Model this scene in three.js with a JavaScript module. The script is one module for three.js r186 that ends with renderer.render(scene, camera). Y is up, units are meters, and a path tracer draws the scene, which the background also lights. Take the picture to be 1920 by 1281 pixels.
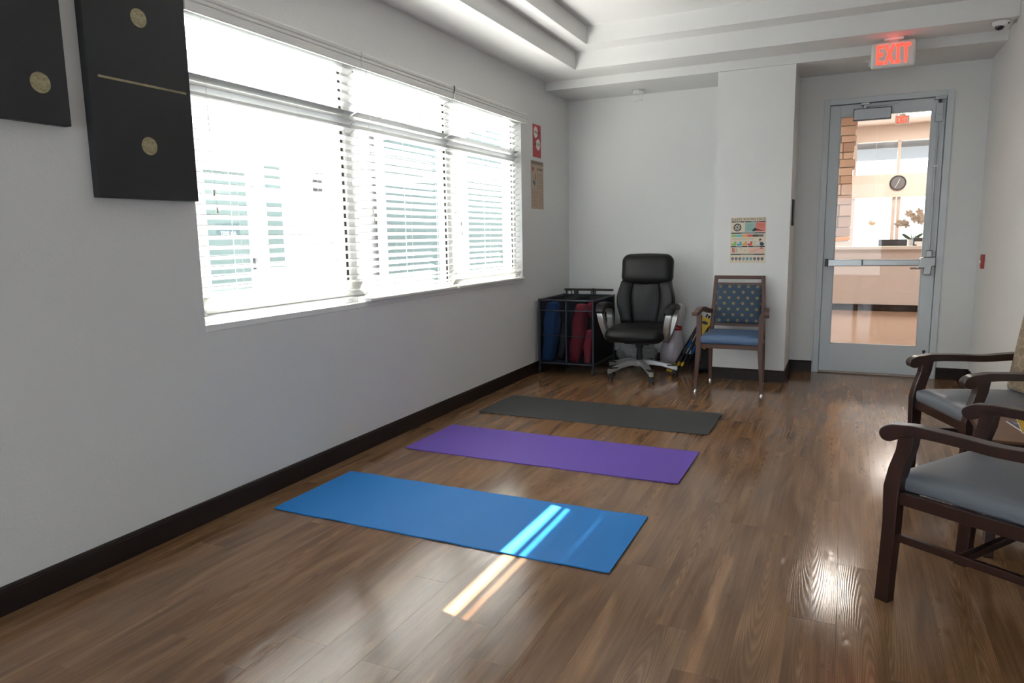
import * as THREE from 'three';
import { mergeGeometries, toCreasedNormals } from 'three/addons/utils/BufferGeometryUtils.js';
import { RoundedBoxGeometry } from 'three/addons/geometries/RoundedBoxGeometry.js';
import { RectAreaLightUniformsLib } from 'three/addons/lights/RectAreaLightUniformsLib.js';
import { FontLoader } from 'three/addons/loaders/FontLoader.js';
import { TextGeometry } from 'three/addons/geometries/TextGeometry.js';

// ------------------------------------------------------------------ camera, sky, sun, exposure
const scene = new THREE.Scene();
const renderer = new THREE.WebGLRenderer({ antialias: true });
renderer.toneMapping = THREE.LinearToneMapping;
renderer.toneMappingExposure = 4.1;
renderer.shadowMap.enabled = true;
RectAreaLightUniformsLib.init();

const camera = new THREE.PerspectiveCamera(51.767, 1920 / 1281, 0.05, 200);
{
  const m = new THREE.Matrix4().makeBasis(
    new THREE.Vector3(0.90578559, -0.0165096, -0.42341457),
    new THREE.Vector3(-0.04740718, 0.98901896, -0.13997877),
    new THREE.Vector3(0.42107603, 0.14686364, 0.89505645));
  camera.quaternion.setFromRotationMatrix(m);
  camera.position.set(0, 1.326, 0);
  scene.add(camera);
}
scene.background = new THREE.Color().setRGB(0.8, 0.91, 1.0);
scene.backgroundIntensity = 1.9;

const sun = new THREE.DirectionalLight(new THREE.Color().setRGB(1.0, 0.97, 0.92), 17);
sun.position.set(-20 - 1.2, 20 * 0.6426, -20 * 0.256 - 2.6);
sun.target.position.set(-1.2, 0, -2.6);
sun.castShadow = true;
sun.shadow.radius = 1;
Object.assign(sun.shadow.camera, { left: -14, right: 14, top: 14, bottom: -14, near: 1, far: 60 });
sun.shadow.mapSize.set(4096, 4096);
sun.name = 'sun';
scene.add(sun, sun.target);

// ------------------------------------------------------------------ helpers
let seed = 12345;
const rnd = () => { seed = (seed * 1664525 + 1013904223) >>> 0; return seed / 4294967296; };
const rr = (a, b) => a + (b - a) * rnd();
const V = (x, y, z) => new THREE.Vector3(x, y, z);
function hash(x, y, s) { let h = (x * 374761393 + y * 668265263 + s * 974634777) | 0; h = Math.imul(h ^ (h >>> 13), 1274126177); h ^= h >>> 16; return (h >>> 0) / 4294967296; }
function vnoise(x, y, s) {
  const xi = Math.floor(x), yi = Math.floor(y); let fx = x - xi, fy = y - yi;
  fx = fx * fx * (3 - 2 * fx); fy = fy * fy * (3 - 2 * fy);
  const a = hash(xi, yi, s), b = hash(xi + 1, yi, s), c = hash(xi, yi + 1, s), d = hash(xi + 1, yi + 1, s);
  return a + (b - a) * fx + (c - a) * fy + (a - b - c + d) * fx * fy;
}
const taken = {};
function numbered(n) { taken[n] = (taken[n] ?? -1) + 1; return taken[n] ? n + '_' + String(taken[n]).padStart(3, '0') : n; }
function shade(o) { o.castShadow = true; o.receiveShadow = true; return o; }
function thing(name, label, category, pos = [0, 0, 0], turn = 0, group) {
  const o = new THREE.Group(); o.name = numbered(name); o.position.set(...pos); o.rotation.y = turn;
  o.userData = { label, category }; if (group) o.userData.group = group; scene.add(o); return o;
}
function structure(name, label, category = 'structure') { const o = thing(name, label, category); o.userData.kind = 'structure'; return o; }
function part(name, geo, mat, parent = scene) {
  const g = Array.isArray(geo) ? merge(geo) : geo;
  const o = shade(new THREE.Mesh(g, mat)); o.name = parent === scene ? numbered(name) : name; parent.add(o); return o;
}
function solo(name, geo, mat, label, category, group) { const o = part(name, geo, mat); o.userData = { label, category }; if (group) o.userData.group = group; return o; }
function struct(name, geo, mat, label, category = 'wall') { const o = part(name, geo, mat); o.userData = { label, category, kind: 'structure' }; return o; }
function merge(gs) {
  gs = gs.map((g) => { g = g.index ? g.toNonIndexed() : g; for (const k of Object.keys(g.attributes)) if (!['position', 'normal', 'uv'].includes(k)) g.deleteAttribute(k); return g; });
  return mergeGeometries(gs);
}
// metres as uv, projected along each face's own main axis
function metricUV(g) {
  g = g.index ? g.toNonIndexed() : g; const p = g.attributes.position, n = g.attributes.normal, uv = new Float32Array(p.count * 2);
  for (let i = 0; i < p.count; i++) {
    const ax = Math.abs(n.getX(i)), ay = Math.abs(n.getY(i)), az = Math.abs(n.getZ(i));
    if (ax >= ay && ax >= az) { uv[2 * i] = p.getZ(i); uv[2 * i + 1] = p.getY(i); } else if (ay >= az) { uv[2 * i] = p.getX(i); uv[2 * i + 1] = p.getZ(i); } else { uv[2 * i] = p.getX(i); uv[2 * i + 1] = p.getY(i); }
  }
  g.setAttribute('uv', new THREE.BufferAttribute(uv, 2)); return g;
}
// box from min to max corners
function span(x0, x1, y0, y1, z0, z1) { return metricUV(new THREE.BoxGeometry(Math.abs(x1 - x0), Math.abs(y1 - y0), Math.abs(z1 - z0)).translate((x0 + x1) / 2, (y0 + y1) / 2, (z0 + z1) / 2)); }
function rspan(x0, x1, y0, y1, z0, z1, r = 0.004, s = 2) {
  const w = Math.abs(x1 - x0), h = Math.abs(y1 - y0), d = Math.abs(z1 - z0);
  return metricUV(new RoundedBoxGeometry(w, h, d, s, Math.min(r, w / 2.01, h / 2.01, d / 2.01)).translate((x0 + x1) / 2, (y0 + y1) / 2, (z0 + z1) / 2));
}
function tube(points, r, seg = 24, rad = 8, closed = false) {
  const c = new THREE.CatmullRomCurve3(points.map((p) => Array.isArray(p) ? V(...p) : p), closed, 'catmullrom', 0.3);
  return new THREE.TubeGeometry(c, seg, r, rad, closed);
}
function rod(a, b, r0, r1 = r0, n = 10) {
  a = V(...a); b = V(...b); const d = b.clone().sub(a), g = new THREE.CylinderGeometry(r1, r0, d.length(), n);
  g.applyQuaternion(new THREE.Quaternion().setFromUnitVectors(V(0, 1, 0), d.clone().normalize())); return g.translate(...a.add(b).multiplyScalar(0.5).toArray());
}
// tapered square bar from a to b
function bar(a, b, w0, d0, w1 = w0, d1 = d0, r = 0) {
  a = V(...a); b = V(...b); const d = b.clone().sub(a), L = d.length();
  const g = new RoundedBoxGeometry(1, L, 1, 2, 0.0001); const p = g.attributes.position;
  const rr_ = r || Math.min(w0, d0, w1, d1) * 0.14, g2 = new RoundedBoxGeometry(w0, L, d0, 2, rr_), q = g2.attributes.position;
  for (let i = 0; i < q.count; i++) { const t = q.getY(i) / L + 0.5; q.setX(i, q.getX(i) * (1 + (w1 / w0 - 1) * t)); q.setZ(i, q.getZ(i) * (1 + (d1 / d0 - 1) * t)); }
  const y = d.clone().normalize(), x0 = Math.abs(y.y) > 0.5 ? V(1, 0, 0) : V(0, 1, 0).cross(y).normalize();
  const z = x0.clone().cross(y).normalize(), x = y.clone().cross(z).normalize();
  g2.applyMatrix4(new THREE.Matrix4().makeBasis(x, y, z)); return g2.translate(...a.add(b).multiplyScalar(0.5).toArray());
}
// soft box: rounded by r, then shaped by fn(vector, unit vector)
function soft(w, h, d, r, n, fn) {
  const g = new THREE.BoxGeometry(w, h, d, n[0], n[1], n[2]), p = g.attributes.position, v = V(0, 0, 0), c = V(0, 0, 0);
  for (let i = 0; i < p.count; i++) {
    v.fromBufferAttribute(p, i); const u = V(v.x / w * 2, v.y / h * 2, v.z / d * 2);
    c.set(THREE.MathUtils.clamp(v.x, -w / 2 + r, w / 2 - r), THREE.MathUtils.clamp(v.y, -h / 2 + r, h / 2 - r), THREE.MathUtils.clamp(v.z, -d / 2 + r, d / 2 - r));
    const e = v.clone().sub(c); if (e.length() > 1e-6) v.copy(c).add(e.normalize().multiplyScalar(r));
    if (fn) fn(v, u); p.setXYZ(i, v.x, v.y, v.z);
  }
  const m = g.toNonIndexed(); m.deleteAttribute('normal'); const k = toCreasedNormals(m, 1.0); return k;
}
// outline in (a, b), extruded by depth centred on zero
function plate(pts, depth, bevel = 0.004, curve = false) {
  const s = new THREE.Shape(); if (curve) { s.moveTo(...pts[0]); s.splineThru(pts.slice(1).concat([pts[0]]).map((p) => new THREE.Vector2(...p))); } else { s.moveTo(...pts[0]); for (const p of pts.slice(1)) s.lineTo(...p); s.closePath(); }
  const g = new THREE.ExtrudeGeometry(s, { depth: depth - 2 * bevel, bevelEnabled: bevel > 0, bevelThickness: bevel, bevelSize: bevel, bevelSegments: 2, curveSegments: 20 });
  return g.translate(0, 0, -(depth - 2 * bevel) / 2);
}
const turnGeo = (g, x, y, z) => g.applyMatrix4(new THREE.Matrix4().makeRotationFromEuler(new THREE.Euler(x, y, z)));

function canvasTexture(w, h, draw) {
  const c = document.createElement('canvas'); c.width = w; c.height = h; const k = c.getContext('2d'); draw(k, w, h);
  const t = new THREE.CanvasTexture(c); t.colorSpace = THREE.SRGBColorSpace; t.anisotropy = 8; return t;
}
function dataTexture(w, h, fn, srgb) {
  const a = new Uint8Array(w * h * 4); for (let y = 0; y < h; y++) for (let x = 0; x < w; x++) { const c = fn(x, y), i = 4 * (y * w + x); a[i] = c[0]; a[i + 1] = c[1]; a[i + 2] = c[2]; a[i + 3] = 255; }
  const t = new THREE.DataTexture(a, w, h); t.magFilter = THREE.LinearFilter; t.minFilter = THREE.LinearMipmapLinearFilter; t.generateMipmaps = true; t.wrapS = t.wrapT = THREE.RepeatWrapping; if (srgb) t.colorSpace = THREE.SRGBColorSpace; t.needsUpdate = true; return t;
}
const rgb = (r, g, b) => new THREE.Color().setRGB(r, g, b);
const std = (c, roughness = 0.6, extra = {}) => new THREE.MeshStandardMaterial({ color: c, roughness, ...extra });
const phys = (c, roughness, extra = {}) => new THREE.MeshPhysicalMaterial({ color: c, roughness, ...extra });

// tiling noise for fine relief
function tileNoise(x, y, n, s) { const xi = Math.floor(x), yi = Math.floor(y), fx = x - xi, fy = y - yi, u = fx * fx * (3 - 2 * fx), v = fy * fy * (3 - 2 * fy), m = (a) => ((a % n) + n) % n; const a = hash(m(xi), m(yi), s), b = hash(m(xi + 1), m(yi), s), c = hash(m(xi), m(yi + 1), s), d = hash(m(xi + 1), m(yi + 1), s); return a + (b - a) * u + (c - a) * v + (a - b - c + d) * u * v; }
const peel = dataTexture(512, 512, (x, y) => { const v = 255 * (0.55 * tileNoise(x / 8, y / 8, 64, 3) + 0.3 * tileNoise(x / 16, y / 16, 32, 5) + 0.15 * tileNoise(x / 4, y / 4, 128, 8)); return [v, v, v]; });
peel.repeat.set(2.2, 2.2);
const weave = dataTexture(128, 128, (x, y) => { const v = 128 + 90 * Math.sin(x * Math.PI / 4) * Math.cos(y * Math.PI / 4) + 30 * (hash(x, y, 4) - 0.5); return [v, v, v]; });

// ------------------------------------------------------------------ materials
const mWall = std(rgb(0.74, 0.738, 0.725), 0.62, { bumpMap: peel, bumpScale: 0.0006 });
const mCeil = std(rgb(0.8, 0.795, 0.78), 0.8, { bumpMap: peel, bumpScale: 0.0006 });
const mBase = phys(rgb(0.021, 0.0135, 0.011), 0.5, { specularIntensity: 0.6 });
const mSill = std(rgb(0.82, 0.82, 0.8), 0.4);
const mVinyl = std(rgb(0.82, 0.82, 0.79), 0.42);
const mFrameGrey = std(rgb(0.74, 0.74, 0.72), 0.5);
const mGasket = std(rgb(0.012, 0.013, 0.015), 0.6);
const mPane = phys(rgb(1, 1, 1), 0.0, { transmission: 1, thickness: 0, ior: 1.5 });
const mDoor = phys(rgb(0.64, 0.68, 0.7), 0.42);
const mSteel = std(rgb(0.37, 0.37, 0.36), 0.36, { metalness: 1 });
const mCloser = std(rgb(0.5, 0.53, 0.55), 0.4, { metalness: 0.25 });
const mDarkMetal = std(rgb(0.06, 0.06, 0.065), 0.45, { metalness: 0.4 });
const mChrome = std(rgb(0.75, 0.75, 0.76), 0.12, { metalness: 1 });
const mWhite = std(rgb(0.8, 0.8, 0.79), 0.45);
const mBlack = std(rgb(0.012, 0.012, 0.013), 0.5);
const mRubber = std(rgb(0.018, 0.018, 0.019), 0.6);

// ------------------------------------------------------------------ floor: plank by plank
const LX = -2.7, RX = 1.04, ZF = -7.23, ZP = -6.6, ZN = 3.2;
const PW = 0.152, PL = 1.22;
const fields = [];
{
  for (let k = 0; k < 5; k++) {
    const knots = []; for (let i = 0; i < [1, 2, 0, 1, 2][k]; i++) knots.push([rr(0.03, 0.12), rr(0.1, 1.1), rr(0.008, 0.016)]);
    fields.push({ c: rr(-0.02, 0.17), y0: rr(-0.3, 1.5), tilt: rr(-0.012, 0.012), knots, s: k * 17 + 3, sharp: rr(0.028, 0.05) });
  }
}
function ringField(k, x, y) {
  const F = fields[k]; const wx = x + 0.012 * (vnoise(x * 14, y * 2.2, F.s) - 0.5) + 0.006 * (vnoise(x * 40, y * 7, F.s + 1) - 0.5) + F.tilt * y;
  let f = Math.hypot(wx - F.c, (y - F.y0) * F.sharp + 0.004) / 0.0046;
  for (const [kx, ky, kr] of F.knots) { const d = Math.hypot((x - kx), (y - ky) * 0.42); f += 7 * Math.exp(-(d * d) / (kr * kr * 2.4)); }
  return f;
}
const TW = 2048, TH = 2048, CW = TW / 5;
const woodPix = new Uint8Array(TW * TH * 4), woodBump = new Uint8Array(TW * TH * 4);
for (let py = 0; py < TH; py++) for (let px = 0; px < TW; px++) {
  const k = Math.min(4, Math.floor(px / CW)), x = (px - k * CW) / CW * PW, y = py / TH * PL, F = fields[k];
  const f = ringField(k, x, y), fr = f - Math.floor(f), ring = 0.5 - 0.5 * Math.cos(fr * 6.2832);
  const fine = vnoise(x * 900, y * 16, F.s + 5), mid = vnoise(x * 160, y * 3.2, F.s + 6), big = vnoise(x * 26 + 3 * vnoise(x * 9, y * 2, 2), y * 2.4, F.s + 7), pore = vnoise(x * 1500, y * 55, F.s + 9);
  let knot = 0; for (const [kx, ky, kr] of F.knots) { const d = Math.hypot(x - kx, (y - ky) * 0.42) / kr; knot = Math.max(knot, Math.exp(-d * d * 1.6)); }
  let t = 0.34 * big + 0.18 * mid + 0.26 * ring * (0.4 + 0.6 * big) + 0.16 * fine + 0.06 * pore;
  t = t * 1.25 - 0.12 - 0.28 * knot * (0.6 + 0.4 * ring); t = Math.max(0, Math.min(1, t));
  const i = 4 * (py * TW + px), grey = vnoise(x * 12, y * 1.3, F.s + 11);
  const r = 103 + 66 * t, g = 71 + 58 * t, b = 45 + 49 * t, m = (r + g + b) / 3, q = 0.16 * grey;
  woodPix[i] = r + (m - r) * q; woodPix[i + 1] = g + (m - g) * q; woodPix[i + 2] = b + (m - b) * q; woodPix[i + 3] = 255;
  const h = Math.max(0, Math.min(255, 255 * (0.62 * ring + 0.22 * vnoise(x * 420, y * 30, F.s + 12) + 0.16 * pore)));
  woodBump[i] = woodBump[i + 1] = woodBump[i + 2] = h; woodBump[i + 3] = 255;
}
function rawTexture(a, w, h, srgb) { const t = new THREE.DataTexture(a, w, h); t.magFilter = THREE.LinearFilter; t.minFilter = THREE.LinearMipmapLinearFilter; t.generateMipmaps = true; t.wrapS = t.wrapT = THREE.RepeatWrapping; t.anisotropy = 8; if (srgb) t.colorSpace = THREE.SRGBColorSpace; t.needsUpdate = true; return t; }
const tWood = rawTexture(woodPix, TW, TH, true), tWoodBump = rawTexture(woodBump, TW, TH, false);
const plankMats = [[1, 1, 1], [0.95, 0.94, 0.94], [1.04, 1.03, 1.0], [0.98, 1.0, 1.02]].map((c) => phys(rgb(...c), 0.13, { map: tWood, bumpMap: tWoodBump, bumpScale: 0.00011 }));
{
  const floor = structure('floor', 'brown wood-grain plank floor with embossed glossy surface', 'floor');
  part('subfloor', span(LX - 0.15, RX + 0.15, -0.06, -0.0021, ZF - 0.1, ZN + 0.15), std(rgb(0.02, 0.015, 0.012), 0.9), floor);
  const e = 0.0005, dp = 0.00035;
  let col = 0;
  for (let x0 = LX; x0 < RX - 1e-4; x0 += PW, col++) {
    const x1 = Math.min(x0 + PW, RX); let z = ZN + hash(col, 7, 3) * PL;
    while (z > ZF) {
      const za = Math.min(z, ZN), zb = Math.max(z - PL, ZF); const row = Math.round(z * 10);
      if (za - zb > 0.01) {
        const k = Math.floor(hash(col, row, 1) * 5), fu = hash(col, row, 2) < 0.5, fv = hash(col, row, 4) < 0.5;
        const xs = [x0 + 0.0002, x0 + e, x1 - e, x1 - 0.0002], zs = [za - 0.0002, za - e, zb + e, zb + 0.0002], pos = [], uv = [], idx = [];
        const put = (x, y, zz) => { let a = (x - x0) / PW, b = (z - zz) / PL; if (fu) a = 1 - a; if (fv) b = 1 - b; a = 0.006 + 0.988 * a; pos.push(x, y, zz); uv.push((k + a) / 5, b); };
        for (let i = 0; i < 4; i++) for (let j = 0; j < 4; j++) put(xs[i], (i === 0 || i === 3 || j === 0 || j === 3) ? -dp : 0, zs[j]);
        for (let i = 0; i < 3; i++) for (let j = 0; j < 3; j++) { const a = i * 4 + j, b = a + 4; idx.push(a, b, a + 1, b, b + 1, a + 1); }
        const g = new THREE.BufferGeometry(); g.setAttribute('position', new THREE.Float32BufferAttribute(pos, 3)); g.setAttribute('uv', new THREE.Float32BufferAttribute(uv, 2)); g.setIndex(idx);
        const gg = g.toNonIndexed(); gg.computeVertexNormals();
        part('plank', gg, plankMats[Math.floor(hash(col, row, 6) * 4)], floor);
      }
      z -= PL;
    }
  }
}

// ------------------------------------------------------------------ walls
const WZ0 = -2.36, WZ1 = -6.0, WY0 = 0.935, WY1 = 2.4, WT = 0.2;   // the big window's opening in the left wall
struct('wall_left', [
  span(LX - WT, LX, 0, WY0, WZ0, WZ1), span(LX - WT, LX, WY1, 3.2, WZ0, WZ1),
  span(LX - WT, LX, 0, 3.2, ZN + 0.2, WZ0), span(LX - WT, LX, 0, 3.2, WZ1, ZF - 0.15)], mWall, 'off-white painted wall with the wide window and blinds');
struct('wall_right', span(RX, RX + 0.15, 0, 3.2, ZN + 0.2, ZF - 0.15), mWall, 'off-white painted wall behind the wooden armchairs');
const DX0 = -0.2, DX1 = 0.762, DY1 = 2.48;
struct('wall_far', [
  span(LX, DX0, 0, 3.2, ZF, ZF - 0.15), span(DX1, RX, 0, 3.2, ZF, ZF - 0.15), span(DX0, DX1, DY1, 3.2, ZF, ZF - 0.15)], mWall, 'off-white painted wall with the glass door');
struct('wall_column', span(-1.07, -0.435, 0, 2.72, ZP, ZF), mWall, 'off-white projecting wall section with the darts poster');
const NW = [-2.2, 0.8, 0.3, 2.4];   // window behind the camera
struct('wall_near', [span(LX, NW[0], 0, 3.2, ZN, ZN + 0.2), span(NW[1], RX, 0, 3.2, ZN, ZN + 0.2), span(NW[0], NW[1], 0, NW[2], ZN, ZN + 0.2), span(NW[0], NW[1], NW[3], 3.2, ZN, ZN + 0.2)], mWall, 'off-white painted wall with a window behind the camera');
// ceiling: side soffit, rear soffit, lowered beam zone, two-step tray
{
  const c = structure('ceiling', 'white ceiling with a two-step recessed tray', 'ceiling');
  const e = 0.004;
  part('side_soffit', rspan(LX, -2.26, 2.8, 3.25, ZN, -6.24, e), mCeil, c);
  part('rear_soffit', rspan(LX, RX, 2.8, 3.25, -6.24, ZP - 0.001, e), mCeil, c);
  part('rear_header', rspan(LX, RX, 2.722, 3.25, ZP, ZF, e), mWall, c);
  part('side_step', rspan(-2.26, -2.085, 2.95, 3.25, ZN, -6.03, e), mCeil, c);
  part('rear_step', rspan(-2.26, RX, 2.95, 3.25, -6.03, -6.24, e), mCeil, c);
  part('tray_panel', span(-2.1, RX, 3.095, 3.25, ZN, -6.05), mCeil, c);
  part('roof_slab', span(LX - 0.2, RX + 0.15, 3.2, 3.4, ZN + 0.2, ZF - 0.15), mCeil, c);
}
// baseboards with a small cap groove
function baseboard(name, label, a, b, n) {   // along a->b on the floor, n = direction into the room
  const len = Math.hypot(b[0] - a[0], b[1] - a[1]), prof = [[0, 0], [0.013, 0], [0.013, 0.088], [0.0115, 0.0905], [0.0115, 0.0935], [0.012, 0.096], [0.009, 0.103], [0.005, 0.1055], [0, 0.1055]];
  const s = new THREE.Shape(); s.moveTo(...prof[0]); prof.slice(1).forEach((p) => s.lineTo(...p)); s.closePath();
  const g = new THREE.ExtrudeGeometry(s, { depth: len, bevelEnabled: false });
  const zd = V((b[0] - a[0]) / len, 0, (b[1] - a[1]) / len), xd = V(n[0], 0, n[1]); let G = g;
  const M = new THREE.Matrix4().makeBasis(xd, V(0, 1, 0), zd);
  if (M.determinant() < 0) { const p = new THREE.ExtrudeGeometry(s, { depth: len, bevelEnabled: false }); G = p.translate(0, 0, -len); M.makeBasis(xd, V(0, 1, 0), zd.clone().negate()); }
  G.applyMatrix4(M).translate(a[0], 0.0005, a[1]);
  return struct(name, G, mBase, label, 'baseboard');
}
baseboard('baseboard_left', 'long dark brown baseboard under the window', [LX, ZN], [LX, ZF], [1, 0]);
baseboard('baseboard_corner', 'dark brown baseboard in the corner behind the office chair', [LX, ZF], [-1.07, ZF], [0, 1]);
baseboard('baseboard_column', 'short dark brown baseboard behind the blue chair', [-1.083, ZP], [-0.422, ZP], [0, 1]);
baseboard('baseboard_columnside', 'dark brown baseboard on the column side facing the laundry cart', [-1.07, ZP], [-1.07, ZF], [-1, 0]);
baseboard('baseboard_alcove', 'dark brown baseboard on the column side facing the door', [-0.435, ZP], [-0.435, ZF], [1, 0]);
baseboard('baseboard_doorleft', 'short dark brown baseboard left of the door', [-0.435, ZF], [-0.232, ZF], [0, 1]);
baseboard('baseboard_doorright', 'short dark brown baseboard right of the door', [0.794, ZF], [RX, ZF], [0, 1]);
baseboard('baseboard_right', 'dark brown baseboard behind the wooden armchairs', [RX, ZF], [RX, ZN], [-1, 0]);

// ------------------------------------------------------------------ windows
const GX = -2.8;   // glazing plane of the big window
struct('trim_1', rspan(LX - WT, LX + 0.002, WY0 - 0.03, WY0 + 0.003, WZ0 - 0.001, WZ1 + 0.001, 0.004), mSill, 'white sill below the wide window', 'window sill');
function windowUnit(name, label, z0, z1, lj, rj) {   // z0 > z1; lj and rj: frame widths on the two sides
  const w = structure(name, label, 'window'); const d0 = GX - 0.035, d1 = GX + 0.035, y0 = WY0 + 0.003, y1 = WY1, ty0 = 2.0, ty1 = 2.075;
  part('jamb', rspan(d0, d1, y0, y1, z0, z0 - lj, 0.004), mFrameGrey, w);
  part('jamb', rspan(d0, d1, y0, y1, z1, z1 + rj, 0.004), mFrameGrey, w);
  part('head', rspan(d0, d1, y1 - 0.05, y1, z0 - lj, z1 + rj, 0.004), mFrameGrey, w);
  part('bottom_rail', rspan(d0, d1, y0, y0 + 0.028, z0 - lj, z1 + rj, 0.004), mFrameGrey, w);
  part('transom', rspan(d0, d1, ty0, ty1, z0 - lj, z1 + rj, 0.004), mFrameGrey, w);
  const zz0 = z0 - lj, zz1 = z1 + rj;
  for (const [a, b] of [[y0 + 0.028, ty0], [ty1, y1 - 0.05]]) {
    part('pane', span(GX - 0.003, GX + 0.003, a, b, zz0, zz1).scale(1, 1, 1), mPane, w).geometry = panePlane(GX, a, b, zz0, zz1);
    const gk = []; for (const s of [0.012]) gk.push(span(GX + 0.004, GX + 0.03, a, b, zz1 + s, zz1 + s + 0.014), span(GX + 0.004, GX + 0.012, a, b, zz0, zz0 - 0.008), span(GX + 0.004, GX + 0.012, a, a + 0.006, zz0, zz1), span(GX + 0.004, GX + 0.012, b - 0.006, b, zz0, zz1));
    part('gasket', gk, mGasket, w);
    part('glazing_bead', [span(GX + 0.004, GX + 0.03, a, b, zz1, zz1 + 0.012), span(GX + 0.004, GX + 0.024, a, b, zz1 + 0.026, zz1 + 0.05)], mVinyl, w);
  }
  return w;
}
function panePlane(x, a, b, z0, z1) { return new THREE.PlaneGeometry(Math.abs(z1 - z0), b - a).rotateY(Math.PI / 2).translate(x, (a + b) / 2, (z0 + z1) / 2); }
windowUnit('window_1', 'window unit nearest the domino canvases', WZ0, -3.6, 0.055, 0.055);
windowUnit('window_2', 'middle window unit behind blinds', -3.6, -4.81, 0.055, 0.055);
windowUnit('window_3', 'window unit nearest the room corner', -4.81, WZ1, 0.055, 0.045);
{
  const w = structure('window_4', 'window in the wall behind the camera', 'window'), [a, b, c, d] = NW, z0 = ZN + 0.06, z1 = ZN + 0.12;
  part('frame', [span(a, a + 0.05, c, d, z0, z1), span(b - 0.05, b, c, d, z0, z1), span(a, b, c, c + 0.05, z0, z1), span(a, b, d - 0.05, d, z0, z1), span((a + b) / 2 - 0.03, (a + b) / 2 + 0.03, c, d, z0, z1)], mVinyl, w);
  for (const [p, q] of [[a + 0.05, (a + b) / 2 - 0.03], [(a + b) / 2 + 0.03, b - 0.05]]) part('pane', new THREE.PlaneGeometry(q - p, d - c - 0.1).translate((p + q) / 2, (c + d) / 2, (z0 + z1) / 2), mPane, w);
}

// ------------------------------------------------------------------ blinds
function slatGeometry(len, wdt = 0.05, crown = 0.0035, th = 0.0028) {   // along z, crowned, closed
  const n = 6, s = new THREE.Shape(), up = [], dn = [];
  for (let i = 0; i <= n; i++) { const t = i / n * 2 - 1; up.push([t * wdt / 2, crown * (1 - t * t) + th / 2]); dn.push([t * wdt / 2, crown * (1 - t * t) - th / 2]); }
  s.moveTo(...up[0]); up.slice(1).forEach((p) => s.lineTo(...p)); dn.reverse().forEach((p) => s.lineTo(...p)); s.closePath();
  return toCreasedNormals(new THREE.ExtrudeGeometry(s, { depth: len, bevelEnabled: false }).translate(0, 0, -len / 2), 0.6);
}
const mSlat = std(rgb(0.71, 0.72, 0.71), 0.4);
const mSlatThin = phys(rgb(0.86, 0.86, 0.83), 0.9, { transmission: 0.65, thickness: 0 });
const mSlatOpaque = std(rgb(0.8, 0.8, 0.77), 0.4);
const mCord = std(rgb(0.75, 0.74, 0.7), 0.8);
const mTassel = std(rgb(0.62, 0.58, 0.48), 0.6);
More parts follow.
